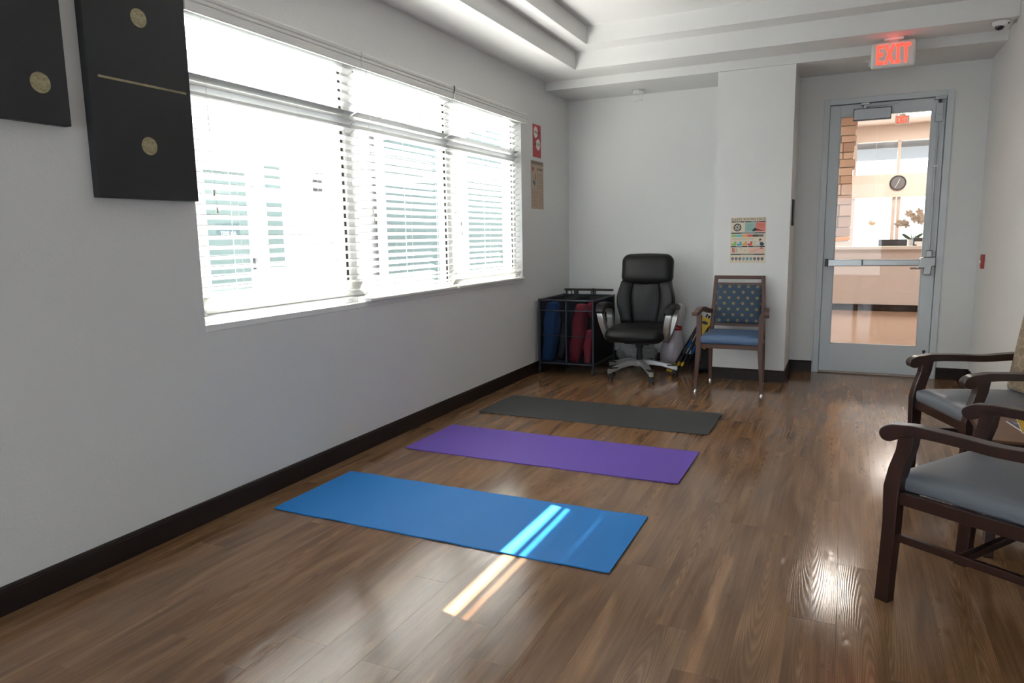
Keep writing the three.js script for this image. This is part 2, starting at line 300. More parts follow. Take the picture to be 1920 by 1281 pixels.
function blind(label, z0, z1, bx, opt) {   // z0 > z1
  const b = thing('venetian_blind', label, 'blind', [bx, 0, (z0 + z1) / 2], 0, 'venetian blinds on the wide window'), len = z0 - z1, h = len / 2;
  part('headrail', rspan(-0.028, 0.028, 2.345, 2.395, -h, h, 0.003), mSlatOpaque, b);
  // valance: moulded board in front of the headrail
  const vs = new THREE.Shape(), vx = opt.valance - bx; [[0, 2.335], [0.012, 2.335], [0.014, 2.34], [0.014, 2.372], [0.011, 2.375], [0.011, 2.379], [0.016, 2.383], [0.016, 2.392], [0.013, 2.395], [0.013, 2.399], [0.018, 2.404], [0.021, 2.418], [0.02, 2.426], [0.012, 2.43], [0, 2.43]].forEach((p, i) => i ? vs.lineTo(...p) : vs.moveTo(...p));
  const vl = opt.vz ? opt.vz[0] - opt.vz[1] : len + 0.01, vc = opt.vz ? (opt.vz[0] + opt.vz[1]) / 2 - (z0 + z1) / 2 : 0;
  const val = part('valance', new THREE.ExtrudeGeometry(vs, { depth: vl, bevelEnabled: false }).translate(vx, 0, vc - vl / 2), mSlatOpaque, b);
  if (opt.ret) part('valance_return', rspan(LX - bx + 0.001, vx + 0.016, 2.337, 2.428, vc - vl / 2 - 0.008, vc - vl / 2, 0.002), mSlatOpaque, val);
  const g = slatGeometry(len - 0.012), y0 = opt.first ?? 2.318, pitch = opt.pitch;
  const ys = [];
  for (let y = y0; y > opt.last; y -= pitch) ys.push(y);
  ys.forEach((y, i) => { const s = part('slat', g, mSlat, b); s.position.set(rr(-0.002, 0.002), y, rr(-0.003, 0.003)); s.rotation.set(rr(-0.0012, 0.0012), 0, opt.tilt + rr(-0.02, 0.02)); });
  for (const [y, x, tilt, rx] of opt.extra ?? []) { const s = part('slat', g, opt.thin ? mSlatThin : mSlatOpaque, b); s.position.set(x, y, 0); s.rotation.set(rx ?? 0, 0, tilt); }
  const rail = part('bottom_rail', turnGeo(rspan(-0.026, 0.026, -0.01, 0.01, -h + 0.004, h - 0.004, 0.006, 3), 0, 0, opt.railTurn ?? 0), mSlatOpaque, b); rail.position.set(opt.rail[0], opt.rail[1] + 0.01, 0);
  // ladder strings and lift cords
  const spots = opt.cords ?? [-h + 0.18, 0, h - 0.18];
  for (const z of spots) part('ladder_string', [rod([0.026, opt.rail[1] + 0.01, z], [0.026, 2.35, z], 0.0007, 0.0007, 5), rod([-0.026, opt.rail[1] + 0.01, z], [-0.026, 2.35, z], 0.0007, 0.0007, 5)], mCord, b);
  const zl = h - (opt.pullAt ?? 0.09);
  const pc = part('pull_cord', [rod([0.034, opt.pull[0] + 0.02, zl], [0.03, 2.345, zl - 0.006], 0.0011, 0.0011, 5), rod([0.035, opt.pull[1] + 0.02, zl - 0.012], [0.03, 2.345, zl + 0.004], 0.0011, 0.0011, 5)], mCord, b);
  const tg = (z, y) => new THREE.LatheGeometry([[0.0015, 0.03], [0.005, 0.026], [0.0055, 0.018], [0.004, 0.012], [0.006, 0.004], [0.007, 0], [0, 0]].map((p) => new THREE.Vector2(...p)), 10).translate(0.035, y - 0.01, z);
  part('tassel', tg(zl, opt.pull[0]), mTassel, pc); part('tassel', tg(zl - 0.012, opt.pull[1]), mTassel, pc);
  return b;
}
blind('white venetian blind nearest the black domino canvases', -2.37, -3.6, -2.735, {
  valance: -2.672, vz: [-2.352, -3.602], pitch: 0.0485, tilt: 0.36, last: 1.09, rail: [0.012, 0.986], railTurn: -0.62, thin: true,
  extra: [[1.074, 0.002, 0.36], [1.0445, 0.012, 1.12]], pull: [1.55, 1.47], pullAt: 0.1, cords: [-0.5, -0.1, 0.36] });
blind('white venetian blind in the middle with its bottom rail on the sill edge', -3.61, -4.722, -2.733, {
  valance: -2.67, vz: [-3.604, -4.726], pitch: 0.0478, tilt: 0.36, last: 1.07, rail: [0.034, 0.9385], thin: true,
  extra: [[1.046, 0.002, 0.4], [1.01, 0.008, 0.45], [0.98, 0.014, 0.7]], pull: [1.5, 1.44], pullAt: 0.1, cords: [-0.42, 0, 0.3] });
blind('white venetian blind nearest the corner with a sagging bottom slat', -4.735, -5.985, -2.733, {
  valance: -2.668, vz: [-4.73, -6.045], ret: true, pitch: 0.0475, tilt: 0.36, last: 1.06, rail: [0.036, 0.938],
  extra: [[1.05, 0.006, -0.12], [1.022, -0.008, 0.75], [0.99, 0.02, 1.05]], pull: [1.43, 1.36], pullAt: 0.11, cords: [-0.44, 0, 0.42] });
{ // black clip and white tie at the joint of two valances
  const k = thing('valance_clip', 'small black clip with a white tie where two valances meet', 'clip', [-2.648, 2.36, -4.705]);
  part('clip', tube([[0, 0.07, 0], [0.004, 0.055, 0.004], [0.002, 0.035, 0.001], [-0.002, 0.02, 0.003]], 0.004, 12, 6), mBlack, k);
  part('tie', tube([[0.002, 0.03, 0], [0.006, 0.01, 0.006], [0.002, -0.01, -0.006], [0.006, -0.025, 0.004], [0.002, -0.04, 0.012]], 0.0035, 16, 6), mWhite, k);
}
{ // raised blind of the window behind the camera
  const b = thing('venetian_blind', 'raised white venetian blind on the window behind the camera', 'blind', [(NW[0] + NW[1]) / 2, 0, ZN + 0.03]);
  const w = (NW[1] - NW[0]) / 2 - 0.01; part('headrail', span(-w, w, NW[3] - 0.05, NW[3], -0.025, 0.025), mSlatOpaque, b);
  const g = slatGeometry(2 * w).rotateY(Math.PI / 2); for (let i = 0; i < 22; i++) { const s = part('slat', g, mSlatOpaque, b); s.position.y = NW[3] - 0.065 - i * 0.011; }
  part('bottom_rail', rspan(-w, w, NW[3] - 0.33, NW[3] - 0.31, -0.025, 0.025, 0.005), mSlatOpaque, b);
}

// ------------------------------------------------------------------ domino canvases
const mCanvas = std(rgb(0.0165, 0.0185, 0.021), 0.55, { bumpMap: weave, bumpScale: 0.0004 });
const tGold = dataTexture(128, 128, (x, y) => { const n = 0.5 * vnoise(x / 18, y / 4, 3) + 0.3 * vnoise(x / 7, y / 2.5, 5) + 0.2 * vnoise(x / 2, y / 2, 7); return [120 + 90 * n, 112 + 84 * n, 84 + 70 * n]; }, true);
const mGold = std(rgb(0.95, 0.95, 0.95), 0.55, { map: tGold });
function domino(label, z0, z1, y0, y1, dots, bars) {
  const c = thing('domino_canvas', label, 'wall art', [LX + 0.001, 0, (z0 + z1) / 2], 0, 'black domino canvases'); const zc = (z0 + z1) / 2, X = 0.04;
  part('canvas', rspan(0, X, y0, y1, z0 - zc, z1 - zc, 0.003), mCanvas, c);
  for (const [z, y, r] of dots) { const g = new THREE.CircleGeometry(r, 40); const p = g.attributes.position; for (let i = 1; i < p.count; i++) { const k = 1 + 0.025 * (vnoise(i * 0.6, 2, 3) - 0.5); p.setXY(i, p.getX(i) * k, p.getY(i) * k); } part('painted_dot', g.rotateY(Math.PI / 2).translate(X + 0.0006, y, z - zc), mGold, c); }
  for (const [za, zb, y] of bars) part('painted_line', span(X, X + 0.0006, y - 0.0045, y + 0.0045, za - zc, zb - zc), mGold, c);
}
domino('black domino canvas with two gold dots and a gold line, overlapping the window edge', -1.872, -2.345, 1.508, 2.44, [[-2.115, 2.237, 0.037], [-2.114, 1.728, 0.037]], [[-1.912, -2.322, 1.974]]);
domino('black domino canvas with one gold dot showing, at the left picture edge', -1.32, -1.787, 1.765, 2.7, [[-1.686, 1.906, 0.037], [-1.42, 1.906, 0.037], [-1.55, 2.5, 0.037]], [[-1.36, -1.75, 2.232]]);

// ------------------------------------------------------------------ posters
function poster(name, label, geoW, geoH, tex, pos, turn) {
  const p = thing(name, label, 'poster', pos, turn);
  part('sheet', new THREE.PlaneGeometry(geoW, geoH).translate(0, 0, 0.0025), std(rgb(1, 1, 1), 0.5, { map: tex }), p);
  part('backing', rspan(-geoW / 2, geoW / 2, -geoH / 2, geoH / 2, 0, 0.002, 0.0009), std(rgb(0.5, 0.45, 0.38), 0.6), p);
  return p;
}
const tPing = canvasTexture(320, 512, (k, w, h) => {
  k.fillStyle = '#b8323c'; k.fillRect(0, 0, w, h);
  const paddle = (cx, cy, sx, txt) => { k.fillStyle = '#1c1a1a'; k.fillRect(sx > 0 ? cx + 60 : cx - 140, cy - 16, 80, 34); k.fillStyle = '#e6e0d2'; k.beginPath(); k.ellipse(cx, cy, 84, 92, 0, 0, 7); k.fill(); k.fillStyle = '#2b2523'; k.font = 'bold 58px sans-serif'; k.textAlign = 'center'; k.textBaseline = 'middle'; k.fillText(txt, cx, cy, 140); };
  paddle(118, 122, 1, 'PING'); paddle(208, 306, -1, 'PONG'); k.fillStyle = '#1c1a1a'; k.beginPath(); k.arc(165, 214, 22, 0, 7); k.fill();
});
const tTan = canvasTexture(384, 576, (k, w, h) => {
  k.fillStyle = '#b79f86'; k.fillRect(0, 0, w, h); k.fillStyle = '#8d7a66'; k.fillRect(0, 0, w, 46);
  k.strokeStyle = '#5b4a3c'; k.lineWidth = 3; k.fillStyle = '#5b4a3c';
  let s = 5; const q = () => { s = (s * 16807) % 2147483647; return s / 2147483647; };
  for (let i = 0; i < 5; i++) k.fillRect(30 + i * 66, 16, 44, 14);
  k.fillStyle = '#a23a30'; k.beginPath(); k.arc(58, 100, 26, 0, 7); k.fill();
  k.fillStyle = '#3b332d'; for (let i = 0; i < 4; i++) { k.beginPath(); k.arc(200 + i * 46, 96, 15, 0, 7); k.fill(); }
  for (let r = 0; r < 3; r++) for (let i = 0; i < 4; i++) { k.strokeRect(190 + i * 46, 150 + r * 66, 22, 44); }
  k.fillStyle = '#2f5f7f'; k.save(); k.translate(92, 262); k.rotate(0.6); k.fillRect(-34, -24, 68, 48); k.fillStyle = '#4c6b50'; k.fillRect(-34, -24, 34, 24); k.restore();
  k.fillStyle = '#3b332d'; k.fillRect(116, 160, 18, 62);
  for (let r = 0; r < 9; r++) for (let i = 0; i < 7; i++) { k.beginPath(); const x = 30 + i * 50 + q() * 16, y = 350 + r * 24; k.moveTo(x, y); k.lineTo(x + 12 + q() * 20, y + q() * 16 - 8); k.stroke(); if (q() > 0.5) { k.beginPath(); k.arc(x + 8, y + 8, 6, 0, 7); k.stroke(); } }
});
const tDarts = canvasTexture(780, 1024, (k, w, h) => {
  k.fillStyle = '#d9cdb6'; k.fillRect(0, 0, w, h);
  k.fillStyle = '#4a2f22'; k.font = 'bold 72px serif'; k.textAlign = 'center'; k.textBaseline = 'middle'; k.fillText('DARTS KNOWLEDGE', w / 2, 42, w - 24);
  const head = (x, y, ww) => { k.fillStyle = '#1f3a42'; k.fillRect(x, y, ww, 24); k.fillStyle = '#a9b4b0'; k.fillRect(x + ww * 0.3, y + 8, ww * 0.4, 8); };
  head(14, 84, 290); head(318, 84, w - 332);
  k.fillStyle = '#37363b'; k.beginPath(); k.arc(150, 222, 88, 0, 7); k.fill();
  for (let i = 0; i < 20; i++) { k.fillStyle = i % 2 ? '#e7dfce' : '#37363b'; k.beginPath(); k.moveTo(150, 222); k.arc(150, 222, 66, i * Math.PI / 10, (i + 1) * Math.PI / 10); k.fill(); }
  k.fillStyle = '#37363b'; k.beginPath(); k.arc(150, 222, 14, 0, 7); k.fill();
  k.fillStyle = '#93b6ae'; k.fillRect(318, 112, 230, 212); k.fillStyle = '#d9796d'; k.fillRect(548, 112, 218, 212);
  k.fillStyle = '#6f968f'; for (let i = 0; i < 5; i++) k.fillRect(346, 160 + i * 28, 160, 8); k.fillStyle = '#b95f55'; for (let i = 0; i < 3; i++) k.fillRect(590, 150 + i * 26, 140, 8);
  k.fillStyle = '#27323a'; k.beginPath(); k.moveTo(470, 300); k.lineTo(540, 226); k.lineTo(580, 262); k.lineTo(720, 296); k.lineTo(716, 304); k.lineTo(570, 292); k.lineTo(520, 318); k.closePath(); k.fill();
  head(14, 338, w - 28);
  ['#8fbf7a', '#6fc0c9', '#eda254', '#dd5f66', '#4a4745', '#6a6461'].forEach((c, i) => { k.fillStyle = c; k.fillRect(24 + i * 118, 384, 118, 52); });
  ['#83b95f', '#4aa7c6', '#e39a3c', '#d8494f'].forEach((c, i) => { k.fillStyle = c; k.fillRect(30 + i * 118, 586, 104, 42); k.beginPath(); k.arc(112 + i * 118, 562, 25, 0, 7); k.fill(); });
  k.strokeStyle = '#5f5a55'; k.lineWidth = 4; k.beginPath(); k.moveTo(40, 480); k.lineTo(520, 480); k.moveTo(480, 550); k.lineTo(600, 556); k.stroke();
  k.fillStyle = '#cdd3da'; k.beginPath(); k.ellipse(640, 560, 70, 34, 0.5, 0, 7); k.fill(); k.fillStyle = '#3d4b5b'; k.beginPath(); k.ellipse(700, 596, 48, 40, 0.4, 0, 7); k.fill();
  k.fillStyle = '#c99472'; k.beginPath(); k.arc(654, 520, 28, 0, 7); k.fill(); k.fillStyle = '#4d2f25'; k.beginPath(); k.arc(664, 506, 28, 3, 6.4); k.fill();
  head(14, 642, 370); head(398, 642, w - 412);
  k.fillStyle = '#cf4a44'; k.save(); k.translate(66, 736); k.rotate(-0.08); k.fillRect(-18, -50, 22, 104); k.fillRect(10, -50, 22, 104); k.restore(); k.fillStyle = '#b8b2a4'; k.fillRect(120, 690, 44, 90); k.fillRect(220, 700, 50, 20); k.fillRect(310, 730, 50, 16);
  k.fillStyle = '#e2b9a8'; k.fillRect(410, 676, w - 424, 130); k.strokeStyle = '#b5403d'; k.lineWidth = 6; k.beginPath(); k.moveTo(466, 770); k.lineTo(690, 692); k.stroke(); k.fillStyle = '#b5403d'; k.fillRect(676, 676, 44, 30);
  head(14, 818, w - 28);
  ['#39455e', '#39455e', '#39455e', '#3a7f9a', '#3a7f9a', '#4a8aa8', '#39455e', '#39455e', '#4b3a4a'].forEach((c, i) => { const x = 60 + i * 82; k.fillStyle = c; k.beginPath(); k.moveTo(x, 972); k.bezierCurveTo(x - 46, 930, x - 36, 900, x, 898); k.bezierCurveTo(x + 36, 900, x + 46, 930, x, 972); k.fill(); k.fillStyle = '#cfc7ba'; k.fillRect(x - 4, 912, 8, 36); });
});
poster('wall_poster', 'red poster with two white paddle shapes beside the window', 0.195, 0.302, tPing, [LX + 0.0005, 2.224, -6.363], Math.PI / 2);
poster('wall_poster', 'tan poster of small pictures under the red poster', 0.3, 0.449, tTan, [LX + 0.0005, 1.813, -6.366], Math.PI / 2);
poster('wall_poster', 'colourful darts knowledge chart above the blue chair', 0.298, 0.4, tDarts, [-0.777, 1.263, ZP + 0.0005], 0);

// ------------------------------------------------------------------ glass door
{
  const d = structure('door_1', 'grey metal door with a tall glass pane and push bar', 'door');
  const fz = ZF + 0.012;   // frame face
  const fr = part('door_frame', [rspan(-0.224, -0.174, 0, 2.505, ZF - 0.15, fz, 0.003), rspan(0.737, 0.788, 0, 2.505, ZF - 0.15, fz, 0.003), rspan(-0.174, 0.737, 2.456, 2.505, ZF - 0.15, fz, 0.003)], mDoor, d);
  part('door_stop', [span(-0.174, -0.16, 0, 2.456, ZF - 0.1, ZF - 0.07), span(0.723, 0.737, 0, 2.456, ZF - 0.1, ZF - 0.07), span(-0.174, 0.737, 2.442, 2.456, ZF - 0.1, ZF - 0.07)], mDoor, fr);
  const lz0 = ZF - 0.062, lz1 = ZF - 0.018, gx0 = -0.084, gx1 = 0.634, gy0 = 0.28, gy1 = 2.354;
  const leaf = part('door_leaf', [rspan(-0.17, gx0, 0.018, 2.451, lz0, lz1, 0.003), rspan(gx1, 0.733, 0.018, 2.451, lz0, lz1, 0.003), rspan(gx0 - 0.002, gx1 + 0.002, 0.018, gy0, lz0, lz1, 0.003), rspan(gx0 - 0.002, gx1 + 0.002, gy1, 2.451, lz0, lz1, 0.003)], mDoor, d);
  part('glazing_bead', [span(gx0, gx0 + 0.008, gy0, gy1, lz1 - 0.018, lz1 + 0.002), span(gx1 - 0.008, gx1, gy0, gy1, lz1 - 0.018, lz1 + 0.002), span(gx0, gx1, gy0, gy0 + 0.008, lz1 - 0.018, lz1 + 0.002), span(gx0, gx1, gy1 - 0.008, gy1, lz1 - 0.018, lz1 + 0.002)], mDoor, leaf);
  part('pane', new THREE.PlaneGeometry(gx1 - gx0, gy1 - gy0).translate((gx0 + gx1) / 2, (gy0 + gy1) / 2, lz1 - 0.022), mPane, leaf);
  const th = part('threshold', rspan(-0.174, 0.737, 0, 0.016, ZF - 0.12, ZF - 0.005, 0.005), std(rgb(0.5, 0.4, 0.33), 0.45), d);
  // push bar
  const y = 1.04, pb = part('push_bar', [rspan(-0.13, 0.155, y - 0.032, y + 0.032, lz1 + 0.004, lz1 + 0.05, 0.006), rspan(0.155, 0.62, y - 0.028, y + 0.03, lz1 + 0.01, lz1 + 0.062, 0.008)], mSteel, d);
  part('end_cap', rspan(-0.157, -0.128, y - 0.034, y + 0.034, lz1, lz1 + 0.056, 0.004), mDarkMetal, pb);
  part('latch_case', plate([[0.605, 1.0], [0.62, 1.078], [0.64, 1.083], [0.725, 1.085], [0.725, 1.02], [0.7, 1.012], [0.69, 0.94], [0.655, 0.94], [0.65, 1.0]], 0.07, 0.008).translate(0, 0, lz1 + 0.036), mSteel, pb);
  part('rod_guide', [rspan(0.655, 0.705, 1.08, 1.15, lz1, lz1 + 0.04, 0.008), rspan(0.645, 0.7, 0.945, 1.12, lz1, lz1 + 0.012, 0.004)], mSteel, pb);
  const vr = part('vertical_rod', rod([0.68, 1.14, lz1 + 0.02], [0.68, 2.26, lz1 + 0.02], 0.008), mCloser, d);
  part('rod_clip', rspan(0.66, 0.7, 1.865, 1.882, lz1, lz1 + 0.034, 0.002), mWhite, vr);
  part('top_latch', [rspan(0.655, 0.71, 2.245, 2.3, lz1, lz1 + 0.05, 0.004), rspan(0.658, 0.71, 2.3, 2.4, lz1, lz1 + 0.044, 0.004)], mCloser, vr);
  part('strike', [rspan(0.645, 0.73, 2.43, 2.455, lz1 - 0.005, lz1 + 0.05, 0.003)], mCloser, vr);
  part('latch_bolt', rspan(0.673, 0.698, 2.4, 2.43, lz1 + 0.01, lz1 + 0.03, 0.002), mDarkMetal, vr);
  // closer
  const cl = part('closer_cover', rspan(0.022, 0.315, 2.305, 2.398, lz1, lz1 + 0.058, 0.006), mCloser, d);
  part('closer_edge', [span(0.018, 0.319, 2.3, 2.403, lz1, lz1 + 0.05)], mDarkMetal, cl);
  part('closer_arm', [bar([0.11, 2.425, lz1 + 0.04], [0.37, 2.428, lz1 + 0.075], 0.014, 0.02), bar([0.1, 2.425, lz1 + 0.04], [0.12, 2.41, lz1 + 0.04], 0.03, 0.03), rod([0.11, 2.395, lz1 + 0.035], [0.11, 2.43, lz1 + 0.035], 0.016)], mCloser, cl);
  part('arm_shoe', rspan(0.075, 0.145, 2.43, 2.452, lz1, lz1 + 0.06, 0.006), mCloser, cl);
  // hold-open foot and the outside pull
  part('kick_stop', [rod([0.69, 0.235, lz1 + 0.02], [0.68, 0.14, lz1 + 0.03], 0.007), new THREE.SphereGeometry(0.014, 12, 10).translate(0.692, 0.245, lz1 + 0.02), rspan(0.66, 0.71, 0.12, 0.17, lz1, lz1 + 0.02, 0.003)], mBlack, d);
  part('outside_lever', [rod([0.64, 0.985, lz0 - 0.05], [0.55, 0.985, lz0 - 0.05], 0.009), rod([0.64, 0.985, lz0], [0.64, 0.985, lz0 - 0.055], 0.011)], mSteel, d);
}

// ------------------------------------------------------------------ small fittings
const font = await new FontLoader().loadAsync('fonts/droid/droid_sans_bold.typeface.json');
const mExit = std(rgb(0.75, 0.02, 0.01), 0.5, { emissive: rgb(1.0, 0.045, 0.025), emissiveIntensity: 0.8 });
const mSignBody = std(rgb(0.72, 0.71, 0.68), 0.45);
function exitSign(label, pos, w, h, lit) {
  const s = thing('exit_sign', label, 'exit sign', pos);
  part('housing', rspan(-w / 2, w / 2, -h / 2, h / 2, -0.022, 0.022, 0.02, 4), mSignBody, s);
  part('canopy', [rspan(-w * 0.22, w * 0.22, h / 2 + 0.002, h / 2 + 0.024, -0.04, 0.04, 0.006), span(-0.03, 0.03, h / 2 - 0.01, h / 2 + 0.005, -0.015, 0.015)], mSignBody, s);
  const g = new TextGeometry('EXIT', { font, size: h * 0.62, depth: 0.003, curveSegments: 4, bevelEnabled: false }); g.computeBoundingBox(); const b = g.boundingBox;
  g.translate(-(b.min.x + b.max.x) / 2, -(b.min.y + b.max.y) / 2, 0).scale(w * 0.76 / (b.max.x - b.min.x), 1.2, 1).translate(0, 0, 0.0215);
  part('exit_letters', g, mExit, s);
  if (lit) { const l = new THREE.PointLight(rgb(1, 0.08, 0.05), lit, 3, 2); l.position.set(0, h / 2 + 0.004, 0.062); l.castShadow = true; l.shadow.radius = 2; l.name = 'exit_sign_glow'; s.add(l); }
  return s;
}
exitSign('white exit sign with glowing red letters hanging from the ceiling before the door', [0.272, 2.678, -6.45], 0.305, 0.195, 0.0012);
{
  const c = thing('security_camera', 'white dome security camera on the ceiling near the right wall', 'camera', [0.947, 2.8, -6.33]);
  part('housing', new THREE.LatheGeometry([[0, 0], [0.058, 0], [0.06, -0.008], [0.056, -0.022], [0.046, -0.034], [0.034, -0.04], [0, -0.041]].map((p) => new THREE.Vector2(...p)), 32), mWhite, c).material.side = THREE.DoubleSide;
  part('lens_dome', new THREE.SphereGeometry(0.03, 24, 14, 0, 6.2832, 1.5708, 1.5708).translate(-0.012, -0.036, 0.008), phys(rgb(0.008, 0.008, 0.012), 0.08, { clearcoat: 1 }), c);
  part('side_port', rspan(0.03, 0.042, -0.03, -0.018, 0.03, 0.042, 0.003), mBlack, c);
}
{
  const c = thing('caged_detector', 'white wire guard over a ceiling detector above the office chair', 'detector', [-1.887, 2.722, -6.99]);
  part('detector', new THREE.LatheGeometry([[0, 0], [0.05, 0], [0.05, -0.02], [0.035, -0.035], [0, -0.037]].map((p) => new THREE.Vector2(...p)), 24), mWhite, c);
  const g = []; for (let i = 0; i < 10; i++) { const a = i * Math.PI / 5; g.push(rod([0.062 * Math.cos(a), -0.002, 0.062 * Math.sin(a)], [0.046 * Math.cos(a), -0.1, 0.046 * Math.sin(a)], 0.0022, 0.0022, 6)); }
  for (const [r, y] of [[0.062, -0.003], [0.055, -0.045], [0.046, -0.1], [0.022, -0.1]]) g.push(new THREE.TorusGeometry(r, 0.0024, 6, 28).rotateX(Math.PI / 2).translate(0, y, 0));
  for (let i = 0; i < 4; i++) { const a = i * Math.PI / 4; g.push(rod([0.046 * Math.cos(a), -0.1, 0.046 * Math.sin(a)], [-0.046 * Math.cos(a), -0.1, -0.046 * Math.sin(a)], 0.002, 0.002, 6)); }
  part('wire_guard', g, mWhite, c);
}
{
  const c = thing('sprinkler_head', 'small white ceiling sprinkler beside the exit sign', 'sprinkler', [0.12, 2.722, -6.82]);
  part('escutcheon', new THREE.CylinderGeometry(0.035, 0.038, 0.008, 20).translate(0, -0.004, 0), mWhite, c);
  part('deflector', [rod([0, 0, 0], [0, -0.045, 0], 0.008), new THREE.CylinderGeometry(0.018, 0.018, 0.003, 16).translate(0, -0.048, 0)], mWhite, c);
}
{
  const c = thing('alarm_pull_station', 'red fire alarm pull station on the wall right of the door', 'fire alarm', [RX, 1.064, -6.87], -Math.PI / 2);
  part('case', rspan(-0.03, 0.03, -0.058, 0.058, 0, 0.024, 0.005), phys(rgb(0.38, 0.03, 0.025), 0.4), c);
  part('handle', rspan(-0.022, 0.022, -0.012, 0.012, 0.024, 0.036, 0.004), mWhite, c);
}
{
  const c = thing('wall_plaque', 'black plaque on the column side facing the door', 'plaque', [-0.435, 1.5, -6.87], Math.PI / 2);
  part('plate', rspan(-0.1, 0.1, -0.115, 0.115, 0.001, 0.012, 0.003), mBlack, c);
  part('inset', rspan(-0.08, 0.08, -0.09, 0.09, 0.012, 0.014, 0.0008), std(rgb(0.03, 0.03, 0.032), 0.3), c);
}

// ------------------------------------------------------------------ yoga mats
function mat(label, x0, x1, z0, z1, color, waves, lift) {   // z0 nearer the camera
  const m = thing('yoga_mat', label, 'yoga mat', [(x0 + x1) / 2, 0.0005, (z0 + z1) / 2], 0, 'yoga mats laid out across the floor'), w = x1 - x0, d = z0 - z1;
  const g = new THREE.BoxGeometry(w, 0.005, d, 90, 1, 24), p = g.attributes.position;
  for (let i = 0; i < p.count; i++) { const x = p.getX(i), z = p.getZ(i); let y = p.getY(i) + 0.0025; const e = waves * (0.5 - 0.5 * Math.cos((x + 0.05 * Math.sin(z * 5)) * 21)) * (0.35 + 0.65 * vnoise(x * 4 + 9, z * 3, 5)); y += Math.max(0, e) + lift * Math.pow(Math.abs(x) / (w / 2), 10) * (0.4 + 0.6 * (z / d + 0.5)); p.setY(i, y); p.setZ(i, z + 0.004 * Math.sin(x * 3 + 1) * waves * 300 * 0.3); }
  g.computeVertexNormals(); const q = metricUV(g.toNonIndexed()); part('mat_sheet', q, phys(color, 0.55, { bumpMap: weave, bumpScale: 0.00025, specularIntensity: 0.6 }), m); return m;
}
weave.repeat.set(24, 24);
mat('bright blue yoga mat crossed by a streak of sunlight', -2.515, -0.78, -2.525, -3.135, rgb(0.016, 0.215, 0.62), 0.0035, 0.004);
mat('purple yoga mat between the blue mat and the grey mat', -2.476, -0.744, -3.637, -4.245, rgb(0.15, 0.08, 0.44), 0.0008, 0.005);
mat('dark grey yoga mat nearest the office chair', -2.475, -0.76, -4.64, -5.25, rgb(0.05, 0.052, 0.052), 0.001, 0.006);

// ------------------------------------------------------------------ dark wood armchairs
const tMahog = dataTexture(256, 256, (x, y) => { const n = 0.6 * vnoise(x / 5, y / 70, 2) + 0.4 * vnoise(x / 2, y / 40, 9); return [34 + 22 * n, 16 + 11 * n, 12 + 8 * n]; }, true);
const mMahog = phys(rgb(1, 1, 1), 0.36, { map: tMahog, clearcoat: 0.35, clearcoatRoughness: 0.22 });
const mSeatGrey = phys(rgb(0.165, 0.178, 0.2), 0.42, { specularIntensity: 0.7 });
const tCircles = canvasTexture(512, 512, (k, w, h) => { k.fillStyle = '#a8957c'; k.fillRect(0, 0, w, h); for (let i = 0; i < 8; i++) for (let j = 0; j < 9; j++) { const x = i * 64 + (j % 2) * 32 + 8 * Math.sin(i * 3 + j), y = j * 58 + 10; k.fillStyle = (i + j) % 3 ? '#99866e' : '#8b7862'; k.beginPath(); k.arc(x, y, 26, 0, 7); k.fill(); k.strokeStyle = '#75634f'; k.lineWidth = 2; k.stroke(); } });
tCircles.wrapS = tCircles.wrapT = THREE.RepeatWrapping;
const mCircles = std(rgb(1, 1, 1), 0.8, { map: tCircles });
const mPiping = std(rgb(0.2, 0.23, 0.29), 0.55);
